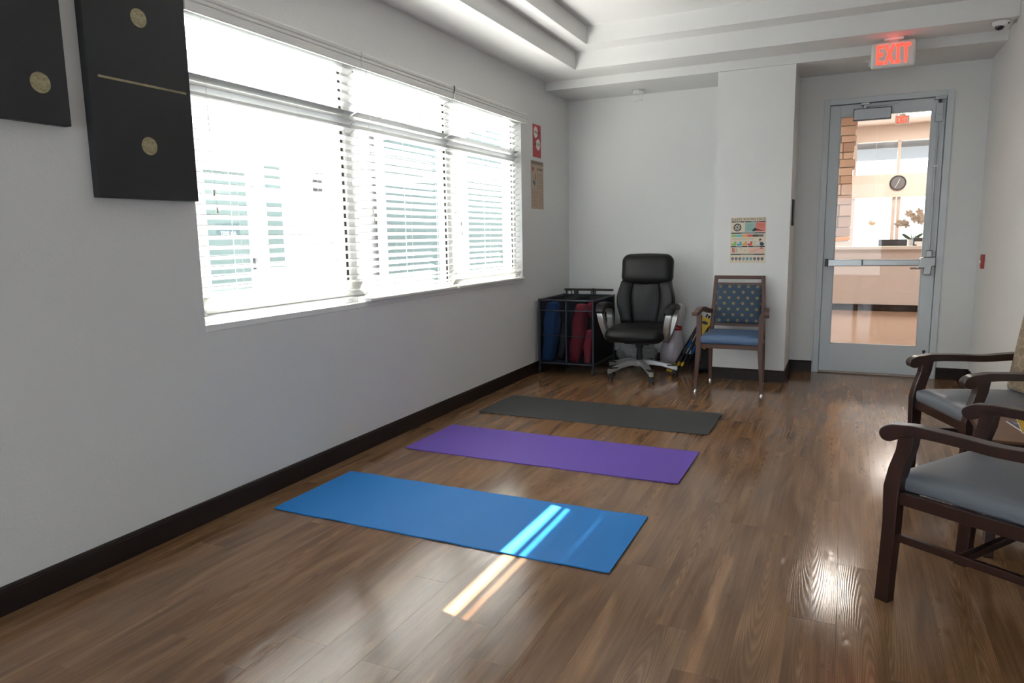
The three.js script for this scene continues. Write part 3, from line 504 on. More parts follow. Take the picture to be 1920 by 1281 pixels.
function woodArmchair(label, pos, turn) {
  const c = thing('wooden_armchair', label, 'chair', pos, turn, 'dark wooden armchairs'), W = 0.26;
  for (const s of [-1, 1]) {
    // front leg and arm post: one curved piece, outline in (z, y)
    const leg = plate([[0.215, 0], [0.258, 0], [0.252, 0.12], [0.246, 0.3], [0.25, 0.43], [0.236, 0.5], [0.214, 0.57], [0.205, 0.64], [0.155, 0.64], [0.164, 0.58], [0.182, 0.52], [0.196, 0.46], [0.2, 0.4], [0.204, 0.25], [0.212, 0.1]], 0.044, 0.003);
    part('leg', metricUV(leg.rotateY(-Math.PI / 2)).translate(s * W, 0, 0), mMahog, c);
    const back = plate([[-0.33, 0], [-0.29, 0], [-0.262, 0.25], [-0.255, 0.45], [-0.275, 0.7], [-0.33, 1.03], [-0.368, 1.03], [-0.318, 0.7], [-0.3, 0.45], [-0.305, 0.25]], 0.036, 0.004);
    const rl = part('leg', metricUV(back.rotateY(-Math.PI / 2)).translate(s * (W - 0.02), 0, 0), mMahog, c);
    for (const [z, o] of [[0.236, c], [-0.31, c]]) part('glide', new THREE.CylinderGeometry(0.013, 0.015, 0.006, 14).translate(s * (z > 0 ? W : W - 0.02), 0.002, z), mChrome, o);
    // arm with scrolled front
    const arm = plate([[0.2, 0.66], [0.238, 0.654], [0.264, 0.64], [0.273, 0.622], [0.265, 0.605], [0.248, 0.599], [0.23, 0.603], [0.215, 0.613], [0.2, 0.623], [0.17, 0.632], [0.1, 0.636], [0, 0.635], [-0.12, 0.632], [-0.29, 0.645], [-0.29, 0.672], [-0.12, 0.66], [0, 0.663], [0.1, 0.665], [0.16, 0.665]], 0.052, 0.0035, true);
    part('armrest', metricUV(arm.rotateY(-Math.PI / 2)).translate(s * (W + 0.004), 0, 0), mMahog, c);
    part('side_rail', bar([s * W, 0.397, 0.21], [s * (W - 0.02), 0.397, -0.27], 0.024, 0.046), mMahog, c);
    part('side_stretcher', bar([s * W, 0.25, 0.22], [s * (W - 0.02), 0.25, -0.27], 0.02, 0.028), mMahog, c);
  }
  part('front_rail', bar([-W, 0.397, 0.222], [W, 0.397, 0.222], 0.024, 0.046), mMahog, c);
  part('rear_rail', bar([-W + 0.02, 0.397, -0.275], [W - 0.02, 0.397, -0.275], 0.024, 0.046), mMahog, c);
  part('cross_stretcher', bar([-W + 0.005, 0.25, -0.01], [W - 0.005, 0.25, -0.01], 0.024, 0.026), mMahog, c);
  const seat = soft(0.498, 0.07, 0.505, 0.026, [16, 4, 16], (v, u) => { if (v.y > 0) v.y += 0.022 * (1 - u.x * u.x) * (1 - u.z * u.z); v.x *= 1 - 0.04 * (0.5 - u.z / 2); }).translate(0, 0.448, -0.012);
  part('seat', seat, mSeatGrey, c);
  const b = soft(0.452, 0.53, 0.05, 0.02, [10, 10, 3], (v, u) => { if (v.z > 0) v.z += 0.014 * (1 - u.x * u.x) * (1 - u.y * u.y); v.x *= 1 + 0.03 * u.y; });
  const bm = part('backrest', turnGeo(metricUV(b), -0.165, 0, 0).translate(0, 0.752, -0.268), mCircles, c);
  part('back_shell', turnGeo(soft(0.488, 0.56, 0.05, 0.012, [6, 6, 3], (v, u) => { v.x *= 1 + 0.03 * u.y; }), -0.165, 0, 0).translate(0, 0.752, -0.29), mPiping, bm);
  part('top_rail', bar([-W + 0.02, 1.02, -0.347], [W - 0.02, 1.02, -0.347], 0.03, 0.05), mMahog, c);
  part('lower_back_rail', bar([-W + 0.02, 0.485, -0.277], [W - 0.02, 0.485, -0.277], 0.024, 0.036), mMahog, c);
  return c;
}
tCircles.repeat.set(2.2, 2.2);
woodArmchair('dark wooden armchair with grey seat, nearest the camera', [0.534, 0, -2.816], -125 * Math.PI / 180);
woodArmchair('dark wooden armchair with beige circle-patterned back, nearest the door', [0.69, 0, -4.13], Math.atan2(-0.937, 0.349));
{ // side table between the chairs
  const t = thing('side_table', 'low wooden side table between the two dark armchairs', 'table', [0.79, 0, -3.48], 0);
  const tTop = dataTexture(256, 256, (x, y) => { const n = 0.55 * vnoise(x / 60, y / 4, 2) + 0.45 * vnoise(x / 40, y / 1.6, 9); return [86 + 60 * n, 56 + 42 * n, 36 + 28 * n]; }, true);
  part('table_top', rspan(-0.235, 0.235, 0.472, 0.5, -0.235, 0.235, 0.004), phys(rgb(1, 1, 1), 0.4, { map: tTop, clearcoat: 0.2, clearcoatRoughness: 0.3 }), t);
  part('edge_band', [span(-0.237, 0.237, 0.468, 0.49, 0.235, 0.238), span(-0.237, 0.237, 0.468, 0.49, -0.238, -0.235), span(-0.238, -0.235, 0.468, 0.49, -0.237, 0.237), span(0.235, 0.238, 0.468, 0.49, -0.237, 0.237)], mMahog, t);
  for (const a of [-1, 1]) for (const b of [-1, 1]) part('leg', bar([a * 0.2, 0, b * 0.2], [a * 0.2, 0.472, b * 0.2], 0.036, 0.036, 0.042, 0.042), mMahog, t);
  part('apron', [span(-0.2, 0.2, 0.41, 0.47, 0.19, 0.21), span(-0.2, 0.2, 0.41, 0.47, -0.21, -0.19), span(-0.21, -0.19, 0.41, 0.47, -0.2, 0.2), span(0.19, 0.21, 0.41, 0.47, -0.2, 0.2)], mMahog, t);
  part('lower_shelf', rspan(-0.19, 0.19, 0.1, 0.116, -0.19, 0.19, 0.003), std(rgb(0.16, 0.17, 0.19), 0.5), t);
}
function magazine(label, pos, turn, w, h, draw) {
  const m = thing('magazine', label, 'magazine', pos, turn, 'magazines on the side table'), t = canvasTexture(256, 330, draw);
  part('pages', rspan(-w / 2, w / 2, 0, 0.005, -h / 2, h / 2, 0.001), mWhite, m);
  part('cover', new THREE.PlaneGeometry(w, h).rotateX(-Math.PI / 2).translate(0, 0.0056, 0), phys(rgb(1, 1, 1), 0.25, { map: t }), m);
}
magazine('grey-covered magazine under the yellow one on the side table', [0.79, 0.5, -3.46], 0.16, 0.2, 0.27, (k, w, h) => { k.fillStyle = '#6a6874'; k.fillRect(0, 0, w, h); k.fillStyle = '#9a8aa0'; k.fillRect(20, 20, w - 40, 50); k.fillStyle = '#4a4852'; k.fillRect(40, 100, 170, 190); });
magazine('yellow-covered magazine on top of the grey one on the side table', [0.8, 0.5062, -3.49], -0.1, 0.2, 0.27, (k, w, h) => { k.fillStyle = '#d9b02c'; k.fillRect(0, 0, w, h); k.fillStyle = '#c24a2f'; k.fillRect(24, 24, w - 60, 56); k.fillStyle = '#e9d8c0'; k.fillRect(30, 110, 120, 150); k.fillStyle = '#c9627f'; k.fillRect(160, 170, 70, 110); });

// ------------------------------------------------------------------ blue upholstered armchair
const mBrown = phys(rgb(0.1, 0.05, 0.036), 0.45, { specularIntensity: 0.7 });
const mBlueSeat = phys(rgb(0.085, 0.15, 0.27), 0.42);
const tPattern = canvasTexture(640, 560, (k, w, h) => {
  k.fillStyle = '#33475a'; k.fillRect(0, 0, w, h); k.strokeStyle = '#26384a'; k.lineWidth = 3;
  for (let j = -1; j < 9; j++) for (let i = -1; i < 6; i++) {
    const x = 70 + i * 126 + (j % 2 ? -63 : 0), y = 34 + j * 80; k.strokeStyle = '#273849'; k.beginPath(); k.arc(x, y, 62, 0, 7); k.stroke();
    k.fillStyle = '#1d2a38'; k.save(); k.translate(x, y); k.fillRect(-40, -2, 80, 4); k.fillRect(-2, -40, 4, 80); k.rotate(Math.PI / 4);
    k.strokeStyle = '#b29a5e'; k.lineWidth = 6; k.strokeRect(-13, -13, 26, 26); k.fillStyle = (i * 3 + j) % 4 === 0 ? '#a3553f' : '#8d7f58'; k.fillRect(-5, -5, 10, 10); k.restore();
  }
});
{
  const c = thing('upholstered_armchair', 'brown-framed armchair with blue seat and patterned blue back', 'chair', [-0.828, 0, -6.22]);
  for (const s of [-1, 1]) {
    part('leg', bar([s * 0.268, 0.02, 0.24], [s * 0.246, 0.42, 0.225], 0.026, 0.026, 0.044, 0.04), mBrown, c);
    part('arm_post', bar([s * 0.246, 0.4, 0.225], [s * 0.25, 0.655, 0.21], 0.044, 0.04, 0.04, 0.034), mBrown, c);
    const arm = plate([[0.24, 0.668], [0.235, 0.648], [0.17, 0.652], [0.06, 0.672], [-0.05, 0.662], [-0.2, 0.632], [-0.27, 0.628], [-0.27, 0.652], [-0.19, 0.658], [-0.04, 0.69], [0.07, 0.698], [0.18, 0.676]], 0.05, 0.006, true);
    part('armrest', arm.rotateY(-Math.PI / 2).rotateY(s * 0.09).translate(s * 0.262, 0, 0), mBrown, c);
    part('leg', bar([s * 0.228, 0.02, -0.265], [s * 0.222, 0.42, -0.235], 0.026, 0.026, 0.036, 0.038), mBrown, c);
    part('back_post', bar([s * 0.222, 0.4, -0.235], [s * 0.2, 0.953, -0.31], 0.036, 0.034, 0.03, 0.028), mBrown, c);
    for (const [x, z] of [[s * 0.268, 0.24], [s * 0.228, -0.265]]) part('glide', [new THREE.CylinderGeometry(0.012, 0.012, 0.012, 14).translate(x, 0.016, z), new THREE.CylinderGeometry(0.014, 0.016, 0.01, 14).translate(x, 0.005, z)], mChrome, c);
  }
  part('front_rail', bar([-0.246, 0.392, 0.222], [0.246, 0.392, 0.222], 0.026, 0.036), mBrown, c);
  part('side_rail', bar([-0.24, 0.392, 0.22], [-0.225, 0.392, -0.23], 0.024, 0.036), mBrown, c);
  part('side_rail', bar([0.24, 0.392, 0.22], [0.225, 0.392, -0.23], 0.024, 0.036), mBrown, c);
  part('rear_rail', bar([-0.22, 0.392, -0.235], [0.22, 0.392, -0.235], 0.024, 0.036), mBrown, c);
  part('top_rail', bar([-0.215, 0.939, -0.308], [0.215, 0.939, -0.308], 0.028, 0.03), mBrown, c);
  part('middle_rail', bar([-0.2, 0.884, -0.301], [0.2, 0.884, -0.301], 0.022, 0.014), mBrown, c);
  part('lower_back_rail', bar([-0.21, 0.522, -0.252], [0.21, 0.522, -0.252], 0.024, 0.024), mBrown, c);
  part('seat', soft(0.47, 0.074, 0.49, 0.02, [12, 4, 12], (v, u) => { if (v.y > 0) v.y += 0.012 * (1 - u.x * u.x) * (1 - u.z * u.z); v.x *= 1 - 0.05 * (0.5 - u.z / 2); }).translate(0, 0.447, 0.003), mBlueSeat, c);
  const bp = soft(0.392, 0.345, 0.034, 0.012, [10, 10, 3], (v, u) => { if (v.z > 0) v.z += 0.012 * (1 - u.x * u.x) * (1 - u.y * u.y); v.x *= 1 - 0.02 * u.y; });
  { const p = bp.attributes.position, uv = new Float32Array(p.count * 2); for (let i = 0; i < p.count; i++) { uv[2 * i] = p.getX(i) / 0.4 + 0.5; uv[2 * i + 1] = p.getY(i) / 0.35 + 0.5; } bp.setAttribute('uv', new THREE.BufferAttribute(uv, 2)); }
  part('backrest', turnGeo(bp, -0.135, 0, 0).translate(0, 0.704, -0.272), std(rgb(1, 1, 1), 0.75, { map: tPattern }), c);
}

// ------------------------------------------------------------------ office chair
const mLeather = phys(rgb(0.008, 0.008, 0.009), 0.42, { specularIntensity: 0.55 });
const mSilver = std(rgb(0.56, 0.57, 0.58), 0.34, { metalness: 0.75 });
{
  const c = thing('office_chair', 'black leather high-back office chair with silver arms and base', 'chair', [-1.71, 0, -6.47]);
  // five-star base
  for (let i = 0; i < 5; i++) {
    const a = (-39 + 72 * i) * Math.PI / 180, dx = Math.sin(a), dz = Math.cos(a);
    const lg = plate([[0.03, 0.1], [0.03, 0.15], [0.1, 0.148], [0.2, 0.132], [0.29, 0.108], [0.345, 0.09], [0.345, 0.062], [0.29, 0.078], [0.2, 0.104], [0.1, 0.116]], 0.044, 0.007);
    const p = lg.attributes.position; for (let k = 0; k < p.count; k++) { const t = p.getX(k) / 0.35; p.setZ(k, p.getZ(k) * (1.35 - 0.45 * t)); }
    const l = part('base_leg', lg.rotateY(a - Math.PI / 2), mSilver, c);
    part('foot_pad', rspan(-0.026, 0.026, 0.1, 0.112, 0.255, 0.345, 0.005).applyMatrix4(new THREE.Matrix4().makeTranslation(0, 0.012, 0)).rotateX(0).rotateY(a).translate(0, -0.012, 0), mRubber, l);
    const w = part('castor', [new THREE.CylinderGeometry(0.026, 0.026, 0.02, 20).rotateZ(Math.PI / 2).translate(-0.016, 0.026, 0), new THREE.CylinderGeometry(0.026, 0.026, 0.02, 20).rotateZ(Math.PI / 2).translate(0.016, 0.026, 0), rspan(-0.018, 0.018, 0.03, 0.056, -0.02, 0.026, 0.006), rod([0, 0.045, 0.008], [0, 0.08, 0.008], 0.007)].map((g) => g.rotateY(i * 1.3 + 0.4).translate(dx * 0.33, 0, dz * 0.33)), mRubber, c);
  }
  part('hub', new THREE.LatheGeometry([[0, 0.09], [0.045, 0.09], [0.05, 0.11], [0.05, 0.145], [0.04, 0.158], [0, 0.158]].map((p) => new THREE.Vector2(...p)), 28), mSilver, c);
  part('gas_lift', new THREE.LatheGeometry([[0, 0.12], [0.03, 0.12], [0.03, 0.2], [0.026, 0.205], [0.026, 0.27], [0.036, 0.275], [0.036, 0.34], [0, 0.34]].map((p) => new THREE.Vector2(...p)), 24), mRubber, c);
  part('tilt_plate', rspan(-0.12, 0.12, 0.315, 0.36, -0.13, 0.12, 0.012), mRubber, c);
  const seat = soft(0.535, 0.135, 0.53, 0.062, [22, 8, 22], (v, u) => {
    if (v.y > 0) v.y += 0.016 * (1 - u.x * u.x) * (1 - 0.5 * u.z * u.z) - 0.02 * Math.max(0, u.z) ** 2;
    v.x *= 1 + 0.05 * u.z - 0.05 * u.z * u.z; if (u.z > 0) v.z += 0.03 * (1 - u.x * u.x) * u.z; if (v.y < 0 && u.z > 0.2) v.y += 0.0;
  }).translate(0, 0.415, 0.03);
  part('seat', seat, mLeather, c);
  // backrest: shell, three upholstered panels, headrest pillow; leaning back
  const lean = (g) => turnGeo(g, -0.16, 0, 0).translate(0, 0.44, -0.2);
  const outline = (t) => 0.222 + 0.055 * Math.exp(-(((t - 0.36) / 0.24) ** 2));   // half width over height fraction
  const shell = soft(2, 0.7, 0.075, 0.03, [24, 24, 4], (v, u) => { const t = v.y / 0.7 + 0.5; v.x = u.x * outline(t) * (1 - 0.12 * Math.max(0, Math.abs(u.y) - 0.86) / 0.14); v.z += 0.03 * u.x * u.x + 0.02 * Math.sin(t * 3.1); }).translate(0, 0.345, -0.03);
  const bk = part('backrest', lean(shell), mLeather, c);
  const panel = (x0, x1, n) => soft(2, 0.43, 0.07, 0.03, [14, 16, 4], (v, u) => {
    const t = (v.y + 0.215 + 0.01) / 0.7; const f = (u.x + 1) / 2, a = x0 * (Math.abs(x0) > 0.12 ? outline(t) / 0.25 : 1), b = x1 * (Math.abs(x1) > 0.12 ? outline(t) / 0.25 : 1); const X = a + (b - a) * f;
    if (v.z > 0) { v.z += 0.012 * (1 - u.x * u.x) * (1 - u.y ** 4) + 0.004 * (vnoise(X * 22 + n, v.y * 6, n) - 0.5) * 1.6; }
    v.x = X; v.z += 0.55 * X * X + 0.02 * Math.sin(t * 3.1);
  }).translate(0, 0.235, 0.005);
  part('back_panel', lean(panel(-0.247, -0.128, 3)), mLeather, bk);
  part('back_panel', lean(panel(-0.123, 0.123, 7)), mLeather, bk);
  part('back_panel', lean(panel(0.128, 0.247, 5)), mLeather, bk);
  const head = soft(0.5, 0.28, 0.15, 0.07, [24, 16, 8], (v, u) => { if (v.z > 0) v.z += 0.022 * (1 - u.x * u.x) * (1 - u.y * u.y) + 0.004 * (vnoise(v.x * 30, v.y * 8, 4) - 0.5); v.z += 0.16 * v.x * v.x; if (u.y < 0) v.y -= 0.03 * (1 - u.x * u.x) * -u.y; if (u.y > 0) v.y += 0.014 * (1 - u.x * u.x); }).translate(0, 0.56, 0.012);
  part('headrest', lean(head), mLeather, bk);
  for (const s of [-1, 1]) {
    // open silver loop, outline in (z, y)
    const sh = new THREE.Shape(); const o = [[0.2, 0.66], [0.235, 0.62], [0.225, 0.52], [0.16, 0.4], [0.11, 0.35], [0.05, 0.36], [-0.02, 0.42], [-0.08, 0.52], [-0.09, 0.6], [-0.04, 0.65], [0.08, 0.672]];
    sh.moveTo(...o[0]); sh.splineThru(o.slice(1).concat([o[0]]).map((p) => new THREE.Vector2(...p)));
    const inn = [[0.155, 0.622], [0.172, 0.585], [0.16, 0.51], [0.115, 0.43], [0.08, 0.4], [0.04, 0.425], [-0.012, 0.49], [-0.045, 0.56], [-0.03, 0.605], [0.06, 0.628]]; const hl = new THREE.Path(); hl.moveTo(...inn[0]); hl.splineThru(inn.slice(1).concat([inn[0]]).map((p) => new THREE.Vector2(...p))); sh.holes.push(hl);
    const g = new THREE.ExtrudeGeometry(sh, { depth: 0.04, bevelEnabled: true, bevelThickness: 0.008, bevelSize: 0.006, bevelSegments: 3, curveSegments: 30 }).translate(0, 0, -0.02).rotateY(-Math.PI / 2);
    { const p = g.attributes.position; for (let i = 0; i < p.count; i++) { const t = (p.getY(i) - 0.35) / 0.32; p.setX(i, p.getX(i) + s * (-0.028 + 0.06 * t)); } g.computeVertexNormals(); }
    const arm = part('arm_loop', g.translate(s * 0.3, 0, 0), mSilver, c);
    part('arm_pad', soft(0.096, 0.062, 0.31, 0.028, [8, 6, 16], (v, u) => { v.y += -0.018 * u.z * u.z - 0.03 * Math.max(0, u.z) ** 3; v.x += -s * 0.012 * u.z * u.z; }).translate(s * 0.33, 0.672, 0.09), mLeather, arm);
  }
}

// ------------------------------------------------------------------ laundry sorter cart and what it holds
const mNavy = phys(rgb(0.005, 0.01, 0.02), 0.4);
const mMesh = std(rgb(0.003, 0.006, 0.014), 0.95, { transparent: true, opacity: 0.46, side: THREE.DoubleSide });
const mMeshDark = std(rgb(0.003, 0.005, 0.011), 0.95, { transparent: true, opacity: 0.9, side: THREE.DoubleSide });
{
  const x0 = -2.65, x1 = -2.105, z0 = -6.27, z1 = -6.93, H = 0.73, xm = -2.375;
  const c = thing('laundry_cart', 'navy mesh laundry sorter cart in the corner', 'laundry cart', [(x0 + x1) / 2, 0, (z0 + z1) / 2]);
  const L = (x, y, z) => [x - (x0 + x1) / 2, y, z - (z0 + z1) / 2];
  for (const x of [x0, x1]) for (const z of [z0, z1]) {
    part('post', rod(L(x, 0.055, z), L(x, H, z), 0.0105), mNavy, c);
    part('castor', [new THREE.CylinderGeometry(0.024, 0.024, 0.02, 16).rotateZ(Math.PI / 2).translate(...L(x, 0.0245, z)), rspan(...(([a, b, d]) => [a - 0.014, a + 0.014, 0.03, 0.06, d - 0.014, d + 0.014])(L(x, 0, z)), 0.004)], mRubber, c);
  }
  part('middle_post', rod(L(xm, 0.12, z0), L(xm, H, z0), 0.009), mNavy, c);
  part('middle_post', rod(L(xm, 0.12, z1), L(xm, H, z1), 0.009), mNavy, c);
  const ring = (y, r) => [rod(L(x0, y, z0), L(x1, y, z0), r), rod(L(x0, y, z1), L(x1, y, z1), r), rod(L(x0, y, z0), L(x0, y, z1), r), rod(L(x1, y, z0), L(x1, y, z1), r)];
  part('top_frame', ring(H - 0.012, 0.0105), mNavy, c); part('base_frame', ring(0.105, 0.0095), mNavy, c);
  part('base_panel', span(...(([a, , b], [d, , e]) => [a, d, 0.1, 0.106, b, e])(L(x0, 0, z0), L(x1, 0, z1))), mNavy, c);
  part('hanging_bar', [rod(L(x0 + 0.02, H + 0.045, z1 + 0.02), L(x1, H + 0.045, z1 + 0.02), 0.012), rod(L(x0 + 0.04, H - 0.01, z1 + 0.02), L(x0 + 0.04, H + 0.045, z1 + 0.02), 0.008), rod(L(xm + 0.06, H - 0.01, z1 + 0.02), L(xm + 0.06, H + 0.06, z1 + 0.02), 0.012)], mRubber, c);
  for (const x of [x0 + 0.07, xm + 0.06]) part('hook_ring', new THREE.TorusGeometry(0.026, 0.006, 8, 20).translate(...L(x, H + 0.012, z1 + 0.02)), mNavy, c);
  // mesh bags: front, sides, divider
  const sheet = (a, b, y0, y1, bulge) => { const g = new THREE.PlaneGeometry(1, 1, 12, 10), p = g.attributes.position; for (let i = 0; i < p.count; i++) { const s = p.getX(i) + 0.5, t = p.getY(i) + 0.5, k = bulge * Math.sin(s * Math.PI) * Math.sin(t * Math.PI) + 0.004 * (vnoise(s * 7, t * 5, 6) - 0.5); const nx = (b[1] - a[1]), nz = -(b[0] - a[0]), n = Math.hypot(nx, nz); const P = L(a[0] + (b[0] - a[0]) * s + nx / n * k, 0, a[1] + (b[1] - a[1]) * s + nz / n * k); p.setXYZ(i, P[0], y0 + (y1 - y0) * t, P[2]); } g.computeVertexNormals(); return g; };
  part('mesh_bag', [sheet([x0 + 0.012, z0 - 0.004], [xm - 0.008, z0 - 0.004], 0.11, H - 0.02, -0.004), ], mMesh, c);
  part('mesh_bag', [sheet([x0 + 0.006, z0], [x0 + 0.006, z1], 0.11, H - 0.02, 0.003), sheet([x0 + 0.01, z1 + 0.004], [x1 - 0.01, z1 + 0.004], 0.11, H - 0.02, 0.003)], mMeshDark, c);
  part('mesh_bag', [sheet([xm + 0.008, z0 - 0.004], [x1 - 0.012, z0 - 0.004], 0.11, H - 0.02, -0.004)], mMesh, c);
  part('mesh_bag', [sheet([x1 - 0.004, z0 - 0.01], [x1 - 0.004, z1], 0.11, H - 0.02, -0.004)], mMeshDark, c);
  part('bag_divider', sheet([xm, z0 - 0.01], [xm, z1], 0.11, H - 0.02, 0.01), mMeshDark, c);
  part('bag_binding', [rod(L(x0, 0.62, z0 + 0.002), L(x1, 0.62, z0 + 0.002), 0.006), rod(L(x0, 0.375, z0 + 0.002), L(x1, 0.375, z0 + 0.002), 0.0035)], mNavy, c);
  part('strap', span(...(([a, , b]) => [a, a + 0.05, H - 0.06, H + 0.05, b + 0.015, b + 0.022])(L(x0 + 0.13, 0, z1 + 0.02))), mRubber, c);
}
function sack(name, label, color, pos, size, tilt, cat, s) {
  const m = thing(name, label, cat, pos);
  part('fabric', turnGeo(soft(size[0], size[1], size[2], Math.min(...size) * 0.28, [14, 18, 10], (v, u) => { v.x += 0.02 * (vnoise(v.y * 9 + s, v.z * 12, s) - 0.5) * 1.6; v.z += 0.03 * (vnoise(v.x * 12, v.y * 9, s + 2) - 0.5); v.x *= 1 + 0.12 * Math.cos(u.y * 2.2); }), 0, 0, tilt), std(color, 0.7), m);
}
sack('sports_bag', 'bright blue bag standing in the left part of the laundry cart', rgb(0.008, 0.075, 0.26), [-2.575, 0.4, -6.39], [0.115, 0.58, 0.15], -0.1, 'bag', 3);
sack('sports_bag', 'black bag leaning in the left part of the laundry cart', rgb(0.012, 0.013, 0.016), [-2.44, 0.37, -6.42], [0.08, 0.5, 0.13], -0.12, 'bag', 8);
sack('sports_bag', 'dark red bag leaning beside the middle post in the laundry cart', rgb(0.3, 0.012, 0.03), [-2.3, 0.39, -6.42], [0.11, 0.57, 0.14], -0.12, 'bag', 12);
sack('sports_bag', 'crimson bag low at the right front post in the laundry cart', rgb(0.34, 0.014, 0.035), [-2.17, 0.275, -6.38], [0.07, 0.33, 0.13], -0.08, 'bag', 17);
sack('sports_bag', 'red rolled bag at the top rear of the laundry cart', rgb(0.36, 0.016, 0.04), [-2.2, 0.6, -6.62], [0.12, 0.17, 0.16], 0.2, 'bag', 21);
sack('sports_bag', 'blue rolled bag at the top rear right of the laundry cart', rgb(0.008, 0.07, 0.27), [-2.18, 0.62, -6.82], [0.1, 0.16, 0.13], 0.1, 'bag', 27);

// ------------------------------------------------------------------ things behind the office chair
{
  const m = thing('inflatable_pin', 'large white inflatable bowling pin with red neck stripes', 'bowling pin', [-1.5, 0, -6.93]);
  m.rotation.z = -0.16; m.position.x = -1.535; m.position.y = 0.014;
  const prof = [[0, 0], [0.05, 0.0], [0.075, 0.012], [0.098, 0.08], [0.108, 0.16], [0.102, 0.24], [0.08, 0.32], [0.06, 0.38], [0.053, 0.42], [0.056, 0.47], [0.064, 0.53], [0.064, 0.58], [0.052, 0.62], [0.03, 0.642], [0, 0.648]];
  const cv = new THREE.SplineCurve(prof.map((p) => new THREE.Vector2(...p))); const pts = cv.getPoints(70).map((p) => new THREE.Vector2(Math.max(0, p.x), p.y));
  part('pin_body', new THREE.LatheGeometry(pts, 40), phys(rgb(0.56, 0.5, 0.54), 0.3, { clearcoat: 0.3, clearcoatRoughness: 0.2 }), m);
  for (const [y, t] of [[0.395, 0.03], [0.43, -0.03]]) part('red_stripe', new THREE.LatheGeometry([[0.0585, -0.011], [0.0595, 0], [0.0585, 0.011]].map((p) => new THREE.Vector2(p[0] + (0.42 - y) * 0.12 + 0.0015, p[1])), 40).rotateZ(t * 4).translate(0, y, 0), std(rgb(0.42, 0.01, 0.015), 0.35, { side: THREE.DoubleSide }), m);
  const seam = []; for (const a of [1.0]) seam.push(tube(pts.filter((p, i) => i % 5 === 2 && p.x > 0.03).map((p) => [p.x * Math.cos(a), p.y, p.x * Math.sin(a)]), 0.0022, 50, 6)); part('seam', seam, mWhite, m);
}
{
  const m = thing('net_poles', 'bundle of black poles with yellow clips leaning behind the blue chair', 'sports poles', [-1.3, 0, -6.72]);
  const mPole = std(rgb(0.018, 0.019, 0.022), 0.35, { metalness: 0.3 }), mYel = std(rgb(0.55, 0.36, 0.015), 0.45), mBlu = std(rgb(0.008, 0.1, 0.33), 0.45);
  const ps = [[-0.15, 0.03, 0.1, 0.05], [-0.115, 0.02, 0.14, 0.02], [-0.075, 0.04, 0.17, 0.0], [-0.035, 0.01, 0.195, 0.04], [0.015, 0.03, 0.2, 0.06], [0.06, 0.01, 0.205, 0.03]];
  ps.forEach(([xa, za, xb, zb], i) => {
    const y1 = [0.5, 0.56, 0.58, 0.57, 0.48, 0.4][i], A = [xa, 0.035, za], B = [xb, y1, zb], at = (t) => A.map((v, k) => v + (B[k] - v) * t);
    part('pole', rod(A, B, 0.0085), mPole, m);
    if (i < 3) part('yellow_clip', rod(at(0.08), at(0.15), 0.015, 0.015, 8), mYel, m); else part('yellow_clip', rod(at(0.3 + 0.06 * i), at(0.36 + 0.06 * i), 0.014, 0.014, 8), mYel, m);
    if (i % 2) part('blue_sleeve', rod(at(0.42 - 0.05 * (i - 1)), at(0.56 - 0.05 * (i - 1)), 0.0145, 0.0145, 10), mBlu, m);
  });
  part('yellow_bracket', plate([[-0.16, 0.06], [-0.1, 0.085], [-0.08, 0.06], [-0.12, 0.035]], 0.03, 0.004).translate(0, 0, 0.07), mYel, m);
  part('yellow_bracket', plate([[-0.21, 0.035], [-0.13, 0.005], [-0.115, 0.02], [-0.2, 0.055]], 0.03, 0.004).translate(0.02, 0, 0.07), mYel, m);
  part('yellow_head', plate([[0.1, 0.4], [0.135, 0.48], [0.12, 0.55], [0.14, 0.565], [0.21, 0.535], [0.215, 0.5], [0.18, 0.46], [0.15, 0.4]], 0.035, 0.006).translate(0, 0, 0.085), mYel, m);
  part('head_emblem', new THREE.CylinderGeometry(0.022, 0.022, 0.004, 20).scale(1.3, 1, 0.7).rotateX(Math.PI / 2).rotateZ(-0.3).translate(0.165, 0.51, 0.104), mPole, m);
}
{
  const m = thing('gear_bag', 'black gear bag on the floor behind the blue chair', 'bag', [-1.2, 0, -6.98]);
  part('body', soft(0.22, 0.3, 0.26, 0.05, [10, 12, 10], (v, u) => { v.x += 0.02 * (vnoise(v.y * 9, v.z * 9, 3) - 0.5); v.z += 0.03 * (vnoise(v.x * 9, v.y * 8, 5) - 0.5); }).translate(0, 0.15, 0), std(rgb(0.012, 0.012, 0.014), 0.7), m);
  part('handle', tube([[-0.06, 0.29, 0.05], [-0.04, 0.34, 0.06], [0.04, 0.34, 0.06], [0.06, 0.29, 0.05]], 0.009, 20, 8), mRubber, m);
}
{
  const m = thing('plastic_bag', 'crumpled clear plastic bag on the floor behind the office chair', 'plastic bag', [-1.86, 0, -6.98]);
  const g = new THREE.IcosahedronGeometry(1, 24), p = g.attributes.position; for (let i = 0; i < p.count; i++) { const v = V(p.getX(i), p.getY(i), p.getZ(i)); const n = 1 + 0.28 * (vnoise(v.x * 3 + 5, v.y * 3 + v.z * 2, 3) - 0.5) + 0.16 * Math.abs(vnoise(v.x * 7 + v.z * 4, v.y * 7, 8) - 0.5); p.setXYZ(i, v.x * 0.2 * n, Math.max(0.002, 0.14 + v.y * 0.15 * n), v.z * 0.14 * n); }
  g.computeVertexNormals(); part('film', g, phys(rgb(0.62, 0.66, 0.64), 0.28, { transmission: 0.6, thickness: 0 }), m);
}

